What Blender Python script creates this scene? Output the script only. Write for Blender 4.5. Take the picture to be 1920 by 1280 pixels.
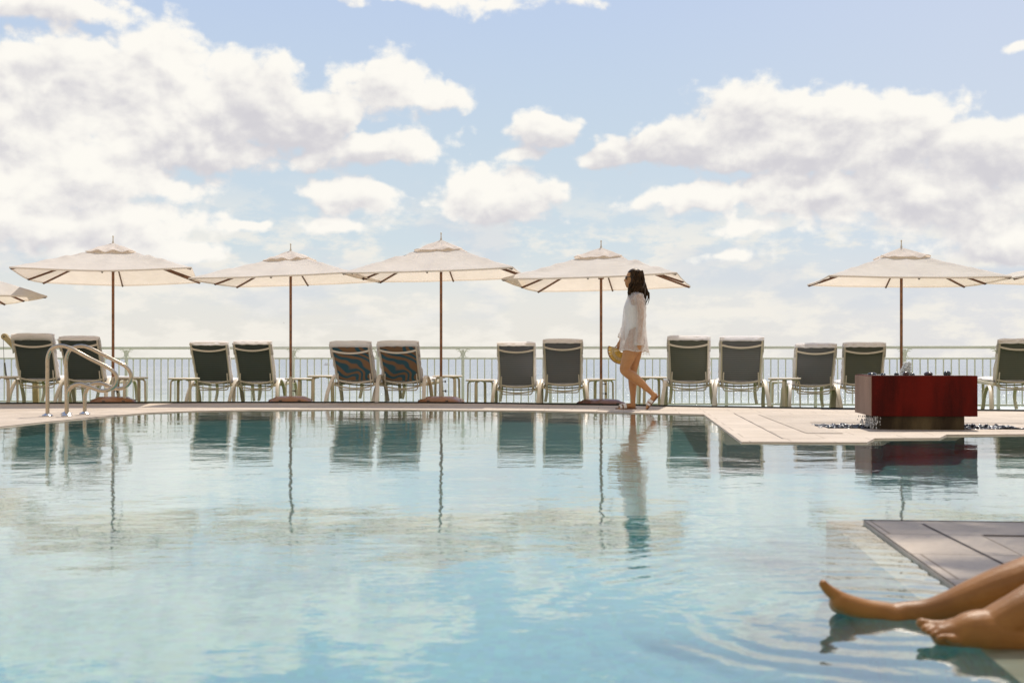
import bpy, bmesh, math, random
from mathutils import Vector, Matrix, noise as mnoise
random.seed(7)
PI = math.pi
R = math.radians
sc = bpy.context.scene
for o in list(bpy.data.objects):
    bpy.data.objects.remove(o)

# ------------------------------------------------------------------ camera
F = 2133.0            # focal length in pixels of the 1920-wide photograph (40 mm)
CH = 0.62             # camera height over the deck
HZ = 671.0            # horizon row
cam_d = bpy.data.cameras.new('camera')
cam = bpy.data.objects.new('camera', cam_d)
sc.collection.objects.link(cam)
sc.camera = cam
cam.location = (0, 0, CH)
cam.rotation_euler = (R(90), 0, 0)
cam_d.sensor_width = 36
cam_d.lens = 36 * F / 1920
cam_d.shift_y = (HZ - 640) / 1920
cam_d.clip_start = 0.05
cam_d.clip_end = 60000
cam_d.dof.use_dof = True
cam_d.dof.focus_distance = 14.5
cam_d.dof.aperture_fstop = 4.5

# ------------------------------------------------------------------ view + sun + sky
sc.view_settings.view_transform = 'Standard'
sc.view_settings.look = 'None'
sc.view_settings.exposure = 0.06
sc.view_settings.gamma = 1.0
SUN_EL, SUN_AZ = 58.0, 20.0        # azimuth clockwise from +Y (the view direction)
sun_d = bpy.data.lights.new('sun', 'SUN')
sun = bpy.data.objects.new('sun', sun_d)
sc.collection.objects.link(sun)
sun_d.energy = 4.2
sun_d.angle = R(0.6)
sun_d.color = (1.0, 0.93, 0.82)
sd = Vector((math.cos(R(SUN_EL)) * math.sin(R(SUN_AZ)), math.cos(R(SUN_EL)) * math.cos(R(SUN_AZ)), math.sin(R(SUN_EL))))
sun.rotation_euler = (-sd).to_track_quat('-Z', 'Y').to_euler()
try:
    sun_d.cycles.is_caustics_light = True
except Exception:
    pass
sc.cycles.max_bounces = 10
sc.cycles.transparent_max_bounces = 16
sc.cycles.sample_clamp_indirect = 6.0
sc.cycles.use_denoising = True


class NT:
    """small helper for node trees"""
    def __init__(s, tree, flat=False):
        s.t = tree; s.flat = flat
    def n(s, typ, **kw):
        x = s.t.nodes.new(typ)
        for k, v in kw.items():
            setattr(x, k, v)
        return x
    def l(s, a, b):
        s.t.links.new(a, b)
    def inp(s, sock, v):
        if hasattr(v, 'is_output') or isinstance(v, bpy.types.NodeSocket):
            s.l(v, sock)
        elif v is not None:
            sock.default_value = v
    def m(s, op, a, b=None, c=None, clamp=False):
        x = s.n('ShaderNodeMath', operation=op, use_clamp=clamp)
        s.inp(x.inputs[0], a)
        if b is not None: s.inp(x.inputs[1], b)
        if c is not None: s.inp(x.inputs[2], c)
        return x.outputs[0]
    def vm(s, op, a, b=None):
        x = s.n('ShaderNodeVectorMath', operation=op)
        s.inp(x.inputs[0], a)
        if b is not None: s.inp(x.inputs[1], b)
        return x.outputs['Value'] if op in ('LENGTH', 'DISTANCE', 'DOT_PRODUCT') else x.outputs[0]
    def mix(s, fac, a, b, blend='MIX'):
        x = s.n('ShaderNodeMix', data_type='RGBA', blend_type=blend)
        s.inp(x.inputs[0], fac)
        s.inp(x.inputs[6], a)
        s.inp(x.inputs[7], b)
        return x.outputs[2]
    def noise(s, vec, scale, detail=3, rough=0.5, dist=0.0, out=0):
        x = s.n('ShaderNodeTexNoise')
        if s.flat: x.noise_dimensions = '2D'
        if vec is not None: s.l(vec, x.inputs['Vector'])
        x.inputs['Scale'].default_value = scale
        x.inputs['Detail'].default_value = detail
        x.inputs['Roughness'].default_value = rough
        x.inputs['Distortion'].default_value = dist
        return x.outputs[out]
    def ss(s, v, lo, hi, a=0.0, b=1.0):
        x = s.n('ShaderNodeMapRange', interpolation_type='SMOOTHSTEP')
        s.inp(x.inputs[0], v)
        for i, q in enumerate((lo, hi, a, b)):
            x.inputs[i + 1].default_value = q
        return x.outputs[0]
    def lin(s, v, lo, hi, a=0.0, b=1.0):
        x = s.n('ShaderNodeMapRange')
        s.inp(x.inputs[0], v)
        for i, q in enumerate((lo, hi, a, b)):
            x.inputs[i + 1].default_value = q
        return x.outputs[0]
    def scale(s, vec, v3):
        x = s.n('ShaderNodeMapping')
        s.l(vec, x.inputs[0])
        x.inputs['Scale'].default_value = v3
        return x.outputs[0]


def srgb(r, g, b, a=1.0):
    def c(v):
        v /= 255.0
        return v / 12.92 if v <= 0.04045 else ((v + 0.055) / 1.055) ** 2.4
    return (c(r), c(g), c(b), a)


world = bpy.data.worlds.new('World')
sc.world = world
world.use_nodes = True
world.node_tree.nodes.clear()
W = NT(world.node_tree, True)
RD = math.pi / 180
def azel(px, py):
    dx = px - 960
    return math.atan(dx / F), math.atan((HZ - py) / math.hypot(F, dx))
# cloud masses of the sky: centre and half-size, in pixels of a 1920-wide panorama turned into azimuth and elevation
CL = [
    (150, 150, 230, 95), (300, 120, 130, 80), (40, 250, 190, 120), (300, 230, 260, 95), (470, 185, 110, 85),
    (110, 330, 240, 70), (380, 285, 170, 55), (720, 150, 115, 62), (600, 200, 150, 50), (820, 175, 85, 38),
    (540, 240, 150, 45), (500, 200, 150, 60), (700, 278, 150, 40), (600, 300, 85, 28), (668, 378, 92, 42), (650, 432, 90, 22),
    (925, 375, 155, 66), (1005, 250, 85, 42), (975, 290, 70, 18), (1290, 265, 190, 52), (1430, 205, 120, 58),
    (1580, 215, 150, 68), (1720, 255, 150, 82), (1880, 280, 140, 90), (1160, 282, 90, 36), (1500, 290, 280, 50),
    (1320, 378, 170, 38), (1520, 372, 240, 62), (1760, 370, 240, 75), (1400, 442, 120, 22), (1372, 487, 55, 12),
    (850, -6, 260, 24), (60, 5, 190, 34), (1915, 72, 45, 14), (130, 415, 270, 52), (470, 432, 90, 10),
    (1125, 290, 75, 30), (1860, 450, 160, 46), (240, 470, 150, 55), (280, 355, 150, 22),
]
def cloud_group():
    g = bpy.data.node_groups.new('cloud_density', 'ShaderNodeTree')
    g.interface.new_socket('P', in_out='INPUT', socket_type='NodeSocketVector')
    g.interface.new_socket('D', in_out='OUTPUT', socket_type='NodeSocketFloat')
    G = NT(g, True)
    g.interface.new_socket('B', in_out='OUTPUT', socket_type='NodeSocketFloat')
    gi = G.n('NodeGroupInput'); go = G.n('NodeGroupOutput')
    P = gi.outputs[0]
    # warp
    w1 = G.noise(P, 9.0, 3, 0.55, out=1)
    w1 = G.vm('SUBTRACT', w1, (0.5, 0.5, 0.5))
    w1 = G.vm('MULTIPLY', w1, (0.045, 0.035, 0))
    Q = G.vm('ADD', P, w1)
    acc = None
    for (cx, cy, rx, ry) in CL:
        a, e = azel(cx, cy)
        d = G.vm('SUBTRACT', Q, (a, e, 0))
        d = G.vm('MULTIPLY', d, (F / rx, F / ry, 0))
        d = G.vm('LENGTH', d)
        if ry < 30: d = G.m('MULTIPLY_ADD', d, 0.6, 0.46)
        acc = d if acc is None else G.m('SMOOTH_MIN', acc, d, 0.35)
    body = G.m('SUBTRACT', 1.0, acc)
    body = G.m('MAXIMUM', body, -1.0)
    Pz = G.scale(P, (1.0, 1.3, 1.0))
    n1 = G.noise(Pz, 14.0, 9, 0.66)
    n1 = G.m('MULTIPLY_ADD', n1, 2.4, -1.2)
    vor = G.n('ShaderNodeTexVoronoi', feature='SMOOTH_F1', voronoi_dimensions='2D')
    G.l(G.vm('ADD', Pz, w1), vor.inputs['Vector'])
    vor.inputs['Scale'].default_value = 30.0
    vor.inputs['Detail'].default_value = 2.0
    vor.inputs['Roughness'].default_value = 0.55
    vor.inputs['Smoothness'].default_value = 0.35
    n2 = G.m('MULTIPLY_ADD', vor.outputs['Distance'], -1.1, 0.42)
    # clouds beyond the frame: a broken field all the way round
    far = G.noise(G.scale(P, (1.0, 1.8, 1.0)), 2.6, 3, 0.5)
    sep = G.n('ShaderNodeSeparateXYZ'); G.l(P, sep.inputs[0])
    out_az = G.ss(G.m('ABSOLUTE', sep.outputs[0]), 0.46, 0.62)
    out_el = G.ss(sep.outputs[1], 0.34, 0.5)
    outm = G.m('MAXIMUM', out_az, out_el)
    farb = G.m('MULTIPLY_ADD', far, 3.2, -1.75)
    farb = G.m('ADD', farb, G.m('MULTIPLY', G.m('SUBTRACT', 1.0, outm), -3.0))
    body = G.m('MAXIMUM', body, farb)
    tot = G.m('ADD', G.m('ADD', body, G.m('MULTIPLY_ADD', G.ss(body, 0.1, 0.6), 0.22, 0.22)), G.m('ADD', G.m('MULTIPLY', n1, 0.62), G.m('MULTIPLY', n2, 0.5)))
    G.l(tot, go.inputs[0]); G.l(body, go.inputs[1])
    return g
CG = cloud_group()
tc = W.n('ShaderNodeTexCoord')
sx = W.n('ShaderNodeSeparateXYZ'); W.l(W.vm('NORMALIZE', tc.outputs['Generated']), sx.inputs[0])
az = W.m('ARCTAN2', sx.outputs[0], sx.outputs[1])
el = W.m('ARCSINE', sx.outputs[2])
cb = W.n('ShaderNodeCombineXYZ'); W.l(az, cb.inputs[0]); W.l(el, cb.inputs[1])
P = cb.outputs[0]
def dens(p):
    x = W.n('ShaderNodeGroup'); x.node_tree = CG
    W.l(p, x.inputs[0])
    return x.outputs
DG = dens(P)
D0, BD = DG[0], DG[1]
D1 = dens(W.vm('ADD', P, (0.005, 0.014, 0)))[0]
alpha = W.ss(D0, -0.04, 0.42)
lit = W.m('MULTIPLY_ADD', W.m('SUBTRACT', D0, D1), 0.72, 0.78)
lit = W.m('SUBTRACT', lit, W.m('MULTIPLY', W.ss(BD, 0.25, 0.8), 0.40))
lit = W.m('ADD', lit, W.m('MULTIPLY_ADD', W.noise(W.scale(P, (1, 1.9, 1)), 4.0, 4, 0.5), 1.7, -0.85))
lit = W.ss(lit, -0.1, 1.05)
nish = W.n('ShaderNodeTexSky', sky_type='NISHITA')
nish.sun_disc = False
nish.sun_elevation = R(SUN_EL)
nish.sun_rotation = R(SUN_AZ)
nish.altitude = 0
nish.air_density = 1.0
nish.dust_density = 2.5
nish.ozone_density = 1.0
BG = 0.10          # background strength; the colours below are divided by it
k = 1.0 / BG
def kc(r, g, b):
    c = srgb(r, g, b)
    return (c[0] * k, c[1] * k, c[2] * k, 1)
grad = W.n('ShaderNodeValToRGB')
cr = grad.color_ramp
cr.elements[0].position = 0.0; cr.elements[0].color = srgb(238, 234, 225)
cr.elements[1].position = 1.0; cr.elements[1].color = srgb(120, 155, 215)
for p_, c_ in ((0.10, srgb(230, 230, 226)), (0.20, srgb(206, 220, 228)), (0.38, srgb(196, 213, 228)), (0.62, srgb(186, 204, 232)), (0.80, srgb(160, 186, 226))):
    e_ = cr.elements.new(p_); e_.color = c_
W.l(W.lin(el, 0.0, 0.5), grad.inputs[0])
clear = W.mix(1.0, grad.outputs[0], (k, k, k, 1), 'MULTIPLY')
clear = W.mix(W.m('MULTIPLY', W.ss(az, 0.0, 0.5), 0.45), clear, kc(212, 217, 233))
clear = W.mix(0.10, clear, nish.outputs[0])
# thin broken veil low over the sea
veil = W.noise(W.scale(P, (1.0, 2.4, 1.0)), 17.0, 7, 0.62)
veil2 = W.noise(W.scale(P, (1.0, 3.0, 1.0)), 8.0, 5, 0.55)
vm = W.m('MULTIPLY', W.ss(veil, 0.42, 0.62), W.ss(el, 0.165, 0.085))
clear = W.mix(W.m('MULTIPLY', vm, 0.85), clear, kc(240, 236, 227))
vs = W.m('MULTIPLY', W.m('MULTIPLY', W.ss(veil2, 0.47, 0.66), W.m('MULTIPLY', W.ss(el, 0.16, 0.10), W.ss(el, 0.015, 0.06))), 0.55)
clear = W.mix(vs, clear, kc(206, 213, 222))
cloud = W.mix(lit, kc(209, 207, 212), kc(249, 246, 239))
col = W.mix(alpha, clear, cloud)
back = W.m('MULTIPLY', W.ss(sx.outputs[1], 0.15, -0.35), W.ss(sx.outputs[2], 0.95, 0.5))
col = W.mix(back, col, kc(214, 203, 188))   # unseen warm fill added behind the camera to warm the ambient light
bgn = W.n('ShaderNodeBackground'); W.l(col, bgn.inputs[0]); bgn.inputs[1].default_value = BG
wo = W.n('ShaderNodeOutputWorld'); W.l(bgn.outputs[0], wo.inputs[0])
world.cycles.sampling_method = 'MANUAL'
world.cycles.sample_map_resolution = 512


# ------------------------------------------------------------------ helpers
def at(px, py, Y):
    return Vector(((px - 960) / F * Y, Y, CH + (HZ - py) / F * Y))
def gnd(px, py, z=0.0):
    Y = (CH - z) * F / (py - HZ)
    return Vector(((px - 960) / F * Y, Y, z))

COL = sc.collection
class MB:
    def __init__(s):
        s.v = []; s.f = []
    def add(s, vs, fs):
        b = len(s.v)
        s.v += [tuple(v) for v in vs]
        s.f += [tuple(i + b for i in f) for f in fs]
    def box(s, c, d, rot=None):
        c = Vector(c); hx, hy, hz = d[0] / 2, d[1] / 2, d[2] / 2
        vs = [Vector((x, y, z)) for x in (-hx, hx) for y in (-hy, hy) for z in (-hz, hz)]
        if rot is not None: vs = [rot @ v for v in vs]
        s.add([v + c for v in vs], [(0, 1, 3, 2), (4, 6, 7, 5), (0, 4, 5, 1), (2, 3, 7, 6), (0, 2, 6, 4), (1, 5, 7, 3)])
    def tube(s, pts, rad, seg=10, flat=None, caps=True, up=(0, 0, 1), closed=False):
        """pts polyline, rad number/list; flat=(a,b): elliptical/box-like section half-sizes (side, up)"""
        pts = [Vector(p) for p in pts]
        n = len(pts)
        rad = [rad] * n if not isinstance(rad, (list, tuple)) else rad
        rings = []
        T0 = (pts[1] - pts[0]).normalized()
        U = Vector(up)
        if abs(U.dot(T0)) > 0.95: U = Vector((0, 1, 0))
        Nn = (U - T0 * U.dot(T0)).normalized()
        for i in range(n):
            if closed: T = (pts[(i + 1) % n] - pts[i - 1]).normalized()
            elif i == 0: T = T0
            elif i == n - 1: T = (pts[-1] - pts[-2]).normalized()
            else: T = ((pts[i + 1] - pts[i]).normalized() + (pts[i] - pts[i - 1]).normalized()).normalized()
            Nn = (Nn - T * Nn.dot(T)).normalized()
            B = T.cross(Nn)
            ring = []
            for j in range(seg):
                a = 2 * PI * (j + 0.5) / seg
                ca, sa = math.cos(a), math.sin(a)
                if flat:
                    # rounded box section
                    e = 0.35
                    ca = math.copysign(abs(ca) ** e, ca); sa = math.copysign(abs(sa) ** e, sa)
                    ring.append(pts[i] + B * (ca * flat[0] * rad[i]) + Nn * (sa * flat[1] * rad[i]))
                else:
                    ring.append(pts[i] + B * (ca * rad[i]) + Nn * (sa * rad[i]))
            rings.append(ring)
        vs = [v for r_ in rings for v in r_]
        fs = []
        for i in range(n if closed else n - 1):
            i2 = (i + 1) % n
            for j in range(seg):
                a, b = i * seg + j, i * seg + (j + 1) % seg
                c, d = i2 * seg + (j + 1) % seg, i2 * seg + j
                fs.append((a, b, c, d))
        if caps and not closed:
            fs.append(tuple(reversed(range(seg))))
            fs.append(tuple((n - 1) * seg + j for j in range(seg)))
        s.add(vs, fs)
    def lathe(s, prof, seg=24, c=(0, 0, 0)):
        vs = []; fs = []
        c = Vector(c)
        for (r_, z) in prof:
            for j in range(seg):
                a = 2 * PI * j / seg
                vs.append(c + Vector((r_ * math.cos(a), r_ * math.sin(a), z)))
        for i in range(len(prof) - 1):
            for j in range(seg):
                a, b = i * seg + j, i * seg + (j + 1) % seg
                fs.append((a, b, b + seg, a + seg))
        fs.append(tuple(reversed(range(seg))))
        fs.append(tuple((len(prof) - 1) * seg + j for j in range(seg)))
        s.add(vs, fs)
    def ell(s, c, r3, seg=14, rings=9, rot=None):
        c = Vector(c); vs = []; fs = []
        for i in range(rings + 1):
            t = PI * i / rings
            for j in range(seg):
                a = 2 * PI * j / seg
                v = Vector((r3[0] * math.sin(t) * math.cos(a), r3[1] * math.sin(t) * math.sin(a), r3[2] * math.cos(t)))
                if rot is not None: v = rot @ v
                vs.append(c + v)
        for i in range(rings):
            for j in range(seg):
                a, b = i * seg + j, i * seg + (j + 1) % seg
                fs.append((a, a + seg, b + seg, b))
        s.add(vs, fs)
    def loft(s, rings, closed=True, caps=True):
        n = len(rings[0]); vs = [v for r_ in rings for v in r_]; fs = []
        for i in range(len(rings) - 1):
            for j in range(n if closed else n - 1):
                a, b = i * n + j, i * n + (j + 1) % n
                fs.append((a, b, b + n, a + n))
        if caps:
            fs.append(tuple(reversed(range(n))))
            fs.append(tuple((len(rings) - 1) * n + j for j in range(n)))
        s.add(vs, fs)
    def grid(s, fn, nu, nv):
        vs = [fn(i / nu, j / nv) for j in range(nv + 1) for i in range(nu + 1)]
        fs = [(j * (nu + 1) + i, j * (nu + 1) + i + 1, (j + 1) * (nu + 1) + i + 1, (j + 1) * (nu + 1) + i) for j in range(nv) for i in range(nu)]
        s.add(vs, fs)
    def slab(s, fn, th, nu, nv):
        """grid surface fn(u,v) -> (point, normal) given thickness th(u,v)"""
        top = []; bot = []
        for j in range(nv + 1):
            for i in range(nu + 1):
                p, n_ = fn(i / nu, j / nv)
                t = th(i / nu, j / nv)
                top.append(p + n_ * t); bot.append(p)
        w = nu + 1
        fs = [(j * w + i, j * w + i + 1, (j + 1) * w + i + 1, (j + 1) * w + i) for j in range(nv) for i in range(nu)]
        N = len(top)
        fb = [tuple(N + q for q in reversed(f)) for f in fs]
        side = []
        rim = [i for i in range(w)] + [j * w + nu for j in range(1, nv + 1)] + [nv * w + i for i in range(nu - 1, -1, -1)] + [j * w for j in range(nv - 1, 0, -1)]
        for a, b in zip(rim, rim[1:] + rim[:1]):
            side.append((b, a, N + a, N + b))
        s.add(top + bot, fs + fb + side)
    def mesh(s, name):
        me = bpy.data.meshes.new(name)
        me.from_pydata([tuple(v) for v in s.v], [], s.f)
        me.validate()
        return me
    def build(s, name, mat, parent=None, smooth=True, bevel=0.0, fixn=True):
        me = s.mesh(name)
        o = bpy.data.objects.new(name, me)
        COL.objects.link(o)
        if mat: me.materials.append(mat)
        if fixn:
            bm = bmesh.new(); bm.from_mesh(me)
            bmesh.ops.recalc_face_normals(bm, faces=bm.faces)
            bm.to_mesh(me); bm.free()
        if smooth:
            me.polygons.foreach_set('use_smooth', [True] * len(me.polygons))
            try: me.set_sharp_from_angle(angle=R(38))
            except Exception: pass
        if bevel:
            m_ = o.modifiers.new('bevel', 'BEVEL'); m_.width = bevel; m_.segments = 2; m_.limit_method = 'ANGLE'; m_.angle_limit = R(40)
        if parent: o.parent = parent
        return o

def empty(name, loc=(0, 0, 0), rz=0.0):
    o = bpy.data.objects.new(name, None); COL.objects.link(o)
    o.location = loc; o.rotation_euler = (0, 0, rz); o.empty_display_size = 0.2
    return o
def tag(o, label=None, cat=None, group=None, kind=None):
    if label: o['label'] = label
    if cat: o['category'] = cat
    if group: o['group'] = group
    if kind: o['kind'] = kind
    return o
def children(o):
    return [c for c in bpy.data.objects if c.parent == o]
def copy_tree(o, parent=None):
    c = o.copy(); COL.objects.link(c); c.parent = parent
    for ch in children(o): copy_tree(ch, c)
    return c
def remeshed(mb, name, mat, parent, voxel=0.006, smooth=4, fac=0.5):
    """join overlapping lofts into one continuous skin"""
    me = mb.mesh(name + '_src')
    bm = bmesh.new(); bm.from_mesh(me)
    bmesh.ops.recalc_face_normals(bm, faces=bm.faces); bm.to_mesh(me); bm.free()
    o = bpy.data.objects.new(name, me); COL.objects.link(o)
    r_ = o.modifiers.new('r', 'REMESH'); r_.mode = 'VOXEL'; r_.voxel_size = voxel
    s_ = o.modifiers.new('s', 'SMOOTH'); s_.factor = fac; s_.iterations = smooth
    dg = bpy.context.evaluated_depsgraph_get()
    me2 = bpy.data.meshes.new_from_object(o.evaluated_get(dg))
    o.modifiers.clear(); o.data = me2
    bpy.data.meshes.remove(me)
    me2.materials.clear(); me2.materials.append(mat)
    me2.polygons.foreach_set('use_smooth', [True] * len(me2.polygons))
    if parent: o.parent = parent
    return o
def smoothpath(pts, n=6, closed=False):
    """Catmull-Rom through points (tuples of any length)"""
    P_ = [tuple(p) for p in pts]; out = []
    N = len(P_)
    for i in range(N - 1):
        p0, p1, p2, p3 = P_[max(i - 1, 0)], P_[i], P_[i + 1], P_[min(i + 2, N - 1)]
        for k_ in range(n):
            t = k_ / n
            out.append(tuple(0.5 * ((2 * b) + (-a + c) * t + (2 * a - 5 * b + 4 * c - d) * t * t + (-a + 3 * b - 3 * c + d) * t ** 3) for a, b, c, d in zip(p0, p1, p2, p3)))
    out.append(P_[-1])
    return out

# ------------------------------------------------------------------ materials
def newmat(name):
    m = bpy.data.materials.new(name); m.use_nodes = True
    m.node_tree.nodes.clear()
    T = NT(m.node_tree)
    out = T.n('ShaderNodeOutputMaterial')
    return m, T, out
def pmat(name, col, rough=0.5, var=0.12, vscale=8.0, bump=0.0, bscale=60.0, metal=0.0, spec=0.5, col2=None, coat=0.0, trans=0.0, sheen=0.0):
    m, T, out = newmat(name)
    tc_ = T.n('ShaderNodeTexCoord')
    b = T.n('ShaderNodeBsdfPrincipled')
    n_ = T.noise(tc_.outputs['Object'], vscale, 5, 0.6)
    c2 = col2 if col2 else tuple(x * (1 - var) for x in col[:3]) + (1,)
    c1 = tuple(min(1, x * (1 + var * 0.5)) for x in col[:3]) + (1,)
    T.l(T.mix(T.ss(n_, 0.3, 0.7), c2, c1), b.inputs['Base Color'])
    b.inputs['Roughness'].default_value = rough
    b.inputs['Metallic'].default_value = metal
    b.inputs['Specular IOR Level'].default_value = spec
    b.inputs['Coat Weight'].default_value = coat
    b.inputs['Sheen Weight'].default_value = sheen
    if bump:
        bn = T.n('ShaderNodeBump'); bn.inputs['Strength'].default_value = 1.0; bn.inputs['Distance'].default_value = bump
        T.l(T.noise(tc_.outputs['Object'], bscale, 4, 0.6), bn.inputs['Height'])
        T.l(bn.outputs[0], b.inputs['Normal'])
    if trans:
        tr = T.n('ShaderNodeBsdfTranslucent'); tr.inputs[0].default_value = c1
        mx = T.n('ShaderNodeMixShader'); mx.inputs[0].default_value = trans
        T.l(b.outputs[0], mx.inputs[1]); T.l(tr.outputs[0], mx.inputs[2]); T.l(mx.outputs[0], out.inputs[0])
    else:
        T.l(b.outputs[0], out.inputs[0])
    return m

M = {}
M['frame'] = pmat('cream_resin', (0.70, 0.63, 0.53, 1), 0.42, 0.06, 6)
M['frame2'] = pmat('cream_resin_warm', (0.66, 0.57, 0.43, 1), 0.42, 0.06, 6)
M['towel'] = pmat('terry_cover', (0.90, 0.87, 0.86, 1), 0.95, 0.05, 5, bump=0.004, bscale=90, sheen=0.2, trans=0.25)
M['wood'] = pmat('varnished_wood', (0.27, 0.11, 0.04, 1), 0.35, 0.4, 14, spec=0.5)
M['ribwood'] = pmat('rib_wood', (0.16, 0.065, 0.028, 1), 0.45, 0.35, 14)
M['basewood'] = pmat('brown_resin_base', (0.30, 0.14, 0.07, 1), 0.33, 0.25, 5)
M['basedark'] = pmat('dark_brown_resin_base', (0.13, 0.045, 0.03, 1), 0.3, 0.25, 5)
M['metal'] = pmat('dark_metal', (0.12, 0.11, 0.10, 1), 0.4, 0.2, 10, metal=0.6)
M['alu'] = pmat('stand_tube_paint', (0.62, 0.56, 0.46, 1), 0.4, 0.08, 10)
M['steel'] = pmat('stainless_steel', (0.50, 0.42, 0.32, 1), 0.17, 0.10, 25, metal=1.0, bump=0.0003, bscale=40)
M['flange'] = pmat('polished_flange', (0.62, 0.60, 0.58, 1), 0.25, 0.1, 20, metal=0.9)
M['fence'] = pmat('fence_paint', (0.78, 0.81, 0.75, 1), 0.45, 0.06, 3)
M['skin'] = None
def skin_mat(name, c1, c2, rough=0.42):
    m, T, out = newmat(name)
    tc_ = T.n('ShaderNodeTexCoord')
    b = T.n('ShaderNodeBsdfPrincipled')
    n_ = T.noise(tc_.outputs['Object'], 9, 5, 0.6)
    T.l(T.mix(T.ss(n_, 0.3, 0.7), c1, c2), b.inputs['Base Color'])
    b.inputs['Roughness'].default_value = rough
    b.inputs['Specular IOR Level'].default_value = 0.35; b.inputs['Subsurface Weight'].default_value = 0.03; b.inputs['Sheen Weight'].default_value = 0.25; b.inputs['Sheen Roughness'].default_value = 0.35; b.inputs['Sheen Tint'].default_value = (1.0, 0.85, 0.65, 1)
    b.inputs['Subsurface Radius'].default_value = (0.02, 0.008, 0.004)
    b.inputs['Subsurface Scale'].default_value = 0.5
    bn = T.n('ShaderNodeBump'); bn.inputs['Distance'].default_value = 0.0012
    T.l(T.noise(tc_.outputs['Object'], 220, 4, 0.6), bn.inputs['Height']); T.l(bn.outputs[0], b.inputs['Normal'])
    T.l(b.outputs[0], out.inputs[0])
    return m
M['skin'] = skin_mat('tanned_skin', (0.43, 0.20, 0.080, 1), (0.50, 0.25, 0.105, 1))
M['skin2'] = skin_mat('shaded_tan_skin', (0.22, 0.086, 0.012, 1), (0.31, 0.128, 0.022, 1), 0.38)  # darkened tan: shade on the near legs put into the colour

def fabric_canopy():
    m, T, out = newmat('canvas_canopy')
    tc_ = T.n('ShaderNodeTexCoord')
    n_ = T.noise(tc_.outputs['Object'], 3.0, 4, 0.6)
    c = T.mix(T.ss(n_, 0.3, 0.7), (0.82, 0.77, 0.72, 1), (0.88, 0.83, 0.78, 1))
    d = T.n('ShaderNodeBsdfDiffuse'); T.l(c, d.inputs[0])
    t = T.n('ShaderNodeBsdfTranslucent'); T.l(T.mix(1.0, c, (1.0, 0.90, 0.78, 1), 'MULTIPLY'), t.inputs[0])
    bn = T.n('ShaderNodeBump'); bn.inputs['Distance'].default_value = 0.014
    T.l(T.noise(tc_.outputs['Object'], 3.5, 2, 0.5, 0.8), bn.inputs['Height']); T.l(bn.outputs[0], d.inputs['Normal'])
    mx = T.n('ShaderNodeMixShader'); mx.inputs[0].default_value = 0.42
    T.l(d.outputs[0], mx.inputs[1]); T.l(t.outputs[0], mx.inputs[2]); T.l(mx.outputs[0], out.inputs[0])
    return m
M['canopy'] = fabric_canopy()

def sling_mat(name, base, moire=0.0, warm=0.0):
    m, T, out = newmat(name)
    tc_ = T.n('ShaderNodeTexCoord')
    sp = T.n('ShaderNodeSeparateXYZ'); T.l(tc_.outputs['Object'], sp.inputs[0])
    wv = T.n('ShaderNodeTexWave', wave_type='BANDS', bands_direction='Z'); T.l(tc_.outputs['Object'], wv.inputs['Vector'])
    wv.inputs['Scale'].default_value = 11.0; wv.inputs['Distortion'].default_value = 0.6; wv.inputs['Detail'].default_value = 1
    c = T.mix(T.m('MULTIPLY', wv.outputs['Fac'], 0.55), base, tuple(x * 2.0 for x in base[:3]) + (1,))
    n_ = T.noise(tc_.outputs['Object'], 5.0, 3, 0.5)
    c = T.mix(T.m('MULTIPLY', T.ss(n_, 0.4, 0.7), 0.2), c, (base[0] * 1.5, base[1] * 1.3, base[2] * 1.1, 1))
    if moire:
        w2 = T.n('ShaderNodeTexWave', wave_type='RINGS', rings_direction='Y')
        mp = T.n('ShaderNodeMapping'); T.l(tc_.outputs['Object'], mp.inputs[0]); mp.inputs['Location'].default_value = (0.0, 0.0, -0.36); mp.inputs['Scale'].default_value = (1, 0.1, 0.9)
        wrp = T.vm('ADD', mp.outputs[0], T.vm('MULTIPLY', T.noise(tc_.outputs['Object'], 3.5, 1, 0.4, out=1), (0.35, 0.0, 0.35)))
        T.l(wrp, w2.inputs['Vector']); w2.inputs['Scale'].default_value = 3.2
        c = T.mix(T.m('MULTIPLY', 1.0, moire), c, T.mix(T.ss(w2.outputs['Fac'], 0.25, 0.8), (0.07, 0.19, 0.26, 1), (0.40, 0.24, 0.14, 1)))
    d = T.n('ShaderNodeBsdfDiffuse'); T.l(c, d.inputs[0])
    t = T.n('ShaderNodeBsdfTranslucent'); T.l(c, t.inputs[0])
    mx = T.n('ShaderNodeMixShader'); mx.inputs[0].default_value = 0.25
    T.l(d.outputs[0], mx.inputs[1]); T.l(t.outputs[0], mx.inputs[2])
    T.l(mx.outputs[0], out.inputs[0])
    return m
M['sling'] = sling_mat('dark_sling', (0.088, 0.104, 0.100, 1))
M['sling_blue'] = sling_mat('blue_grey_sling', (0.185, 0.192, 0.215, 1))
M['sling_mid'] = sling_mat('grey_green_sling', (0.150, 0.160, 0.140, 1))
M['sling_shot'] = sling_mat('shot_blue_brown_sling', (0.07, 0.07, 0.065, 1), 0.85)
M['seat'] = pmat('olive_seat_sling', (0.13, 0.12, 0.05, 1), 0.8, 0.2, 8, trans=0.3)

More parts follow.
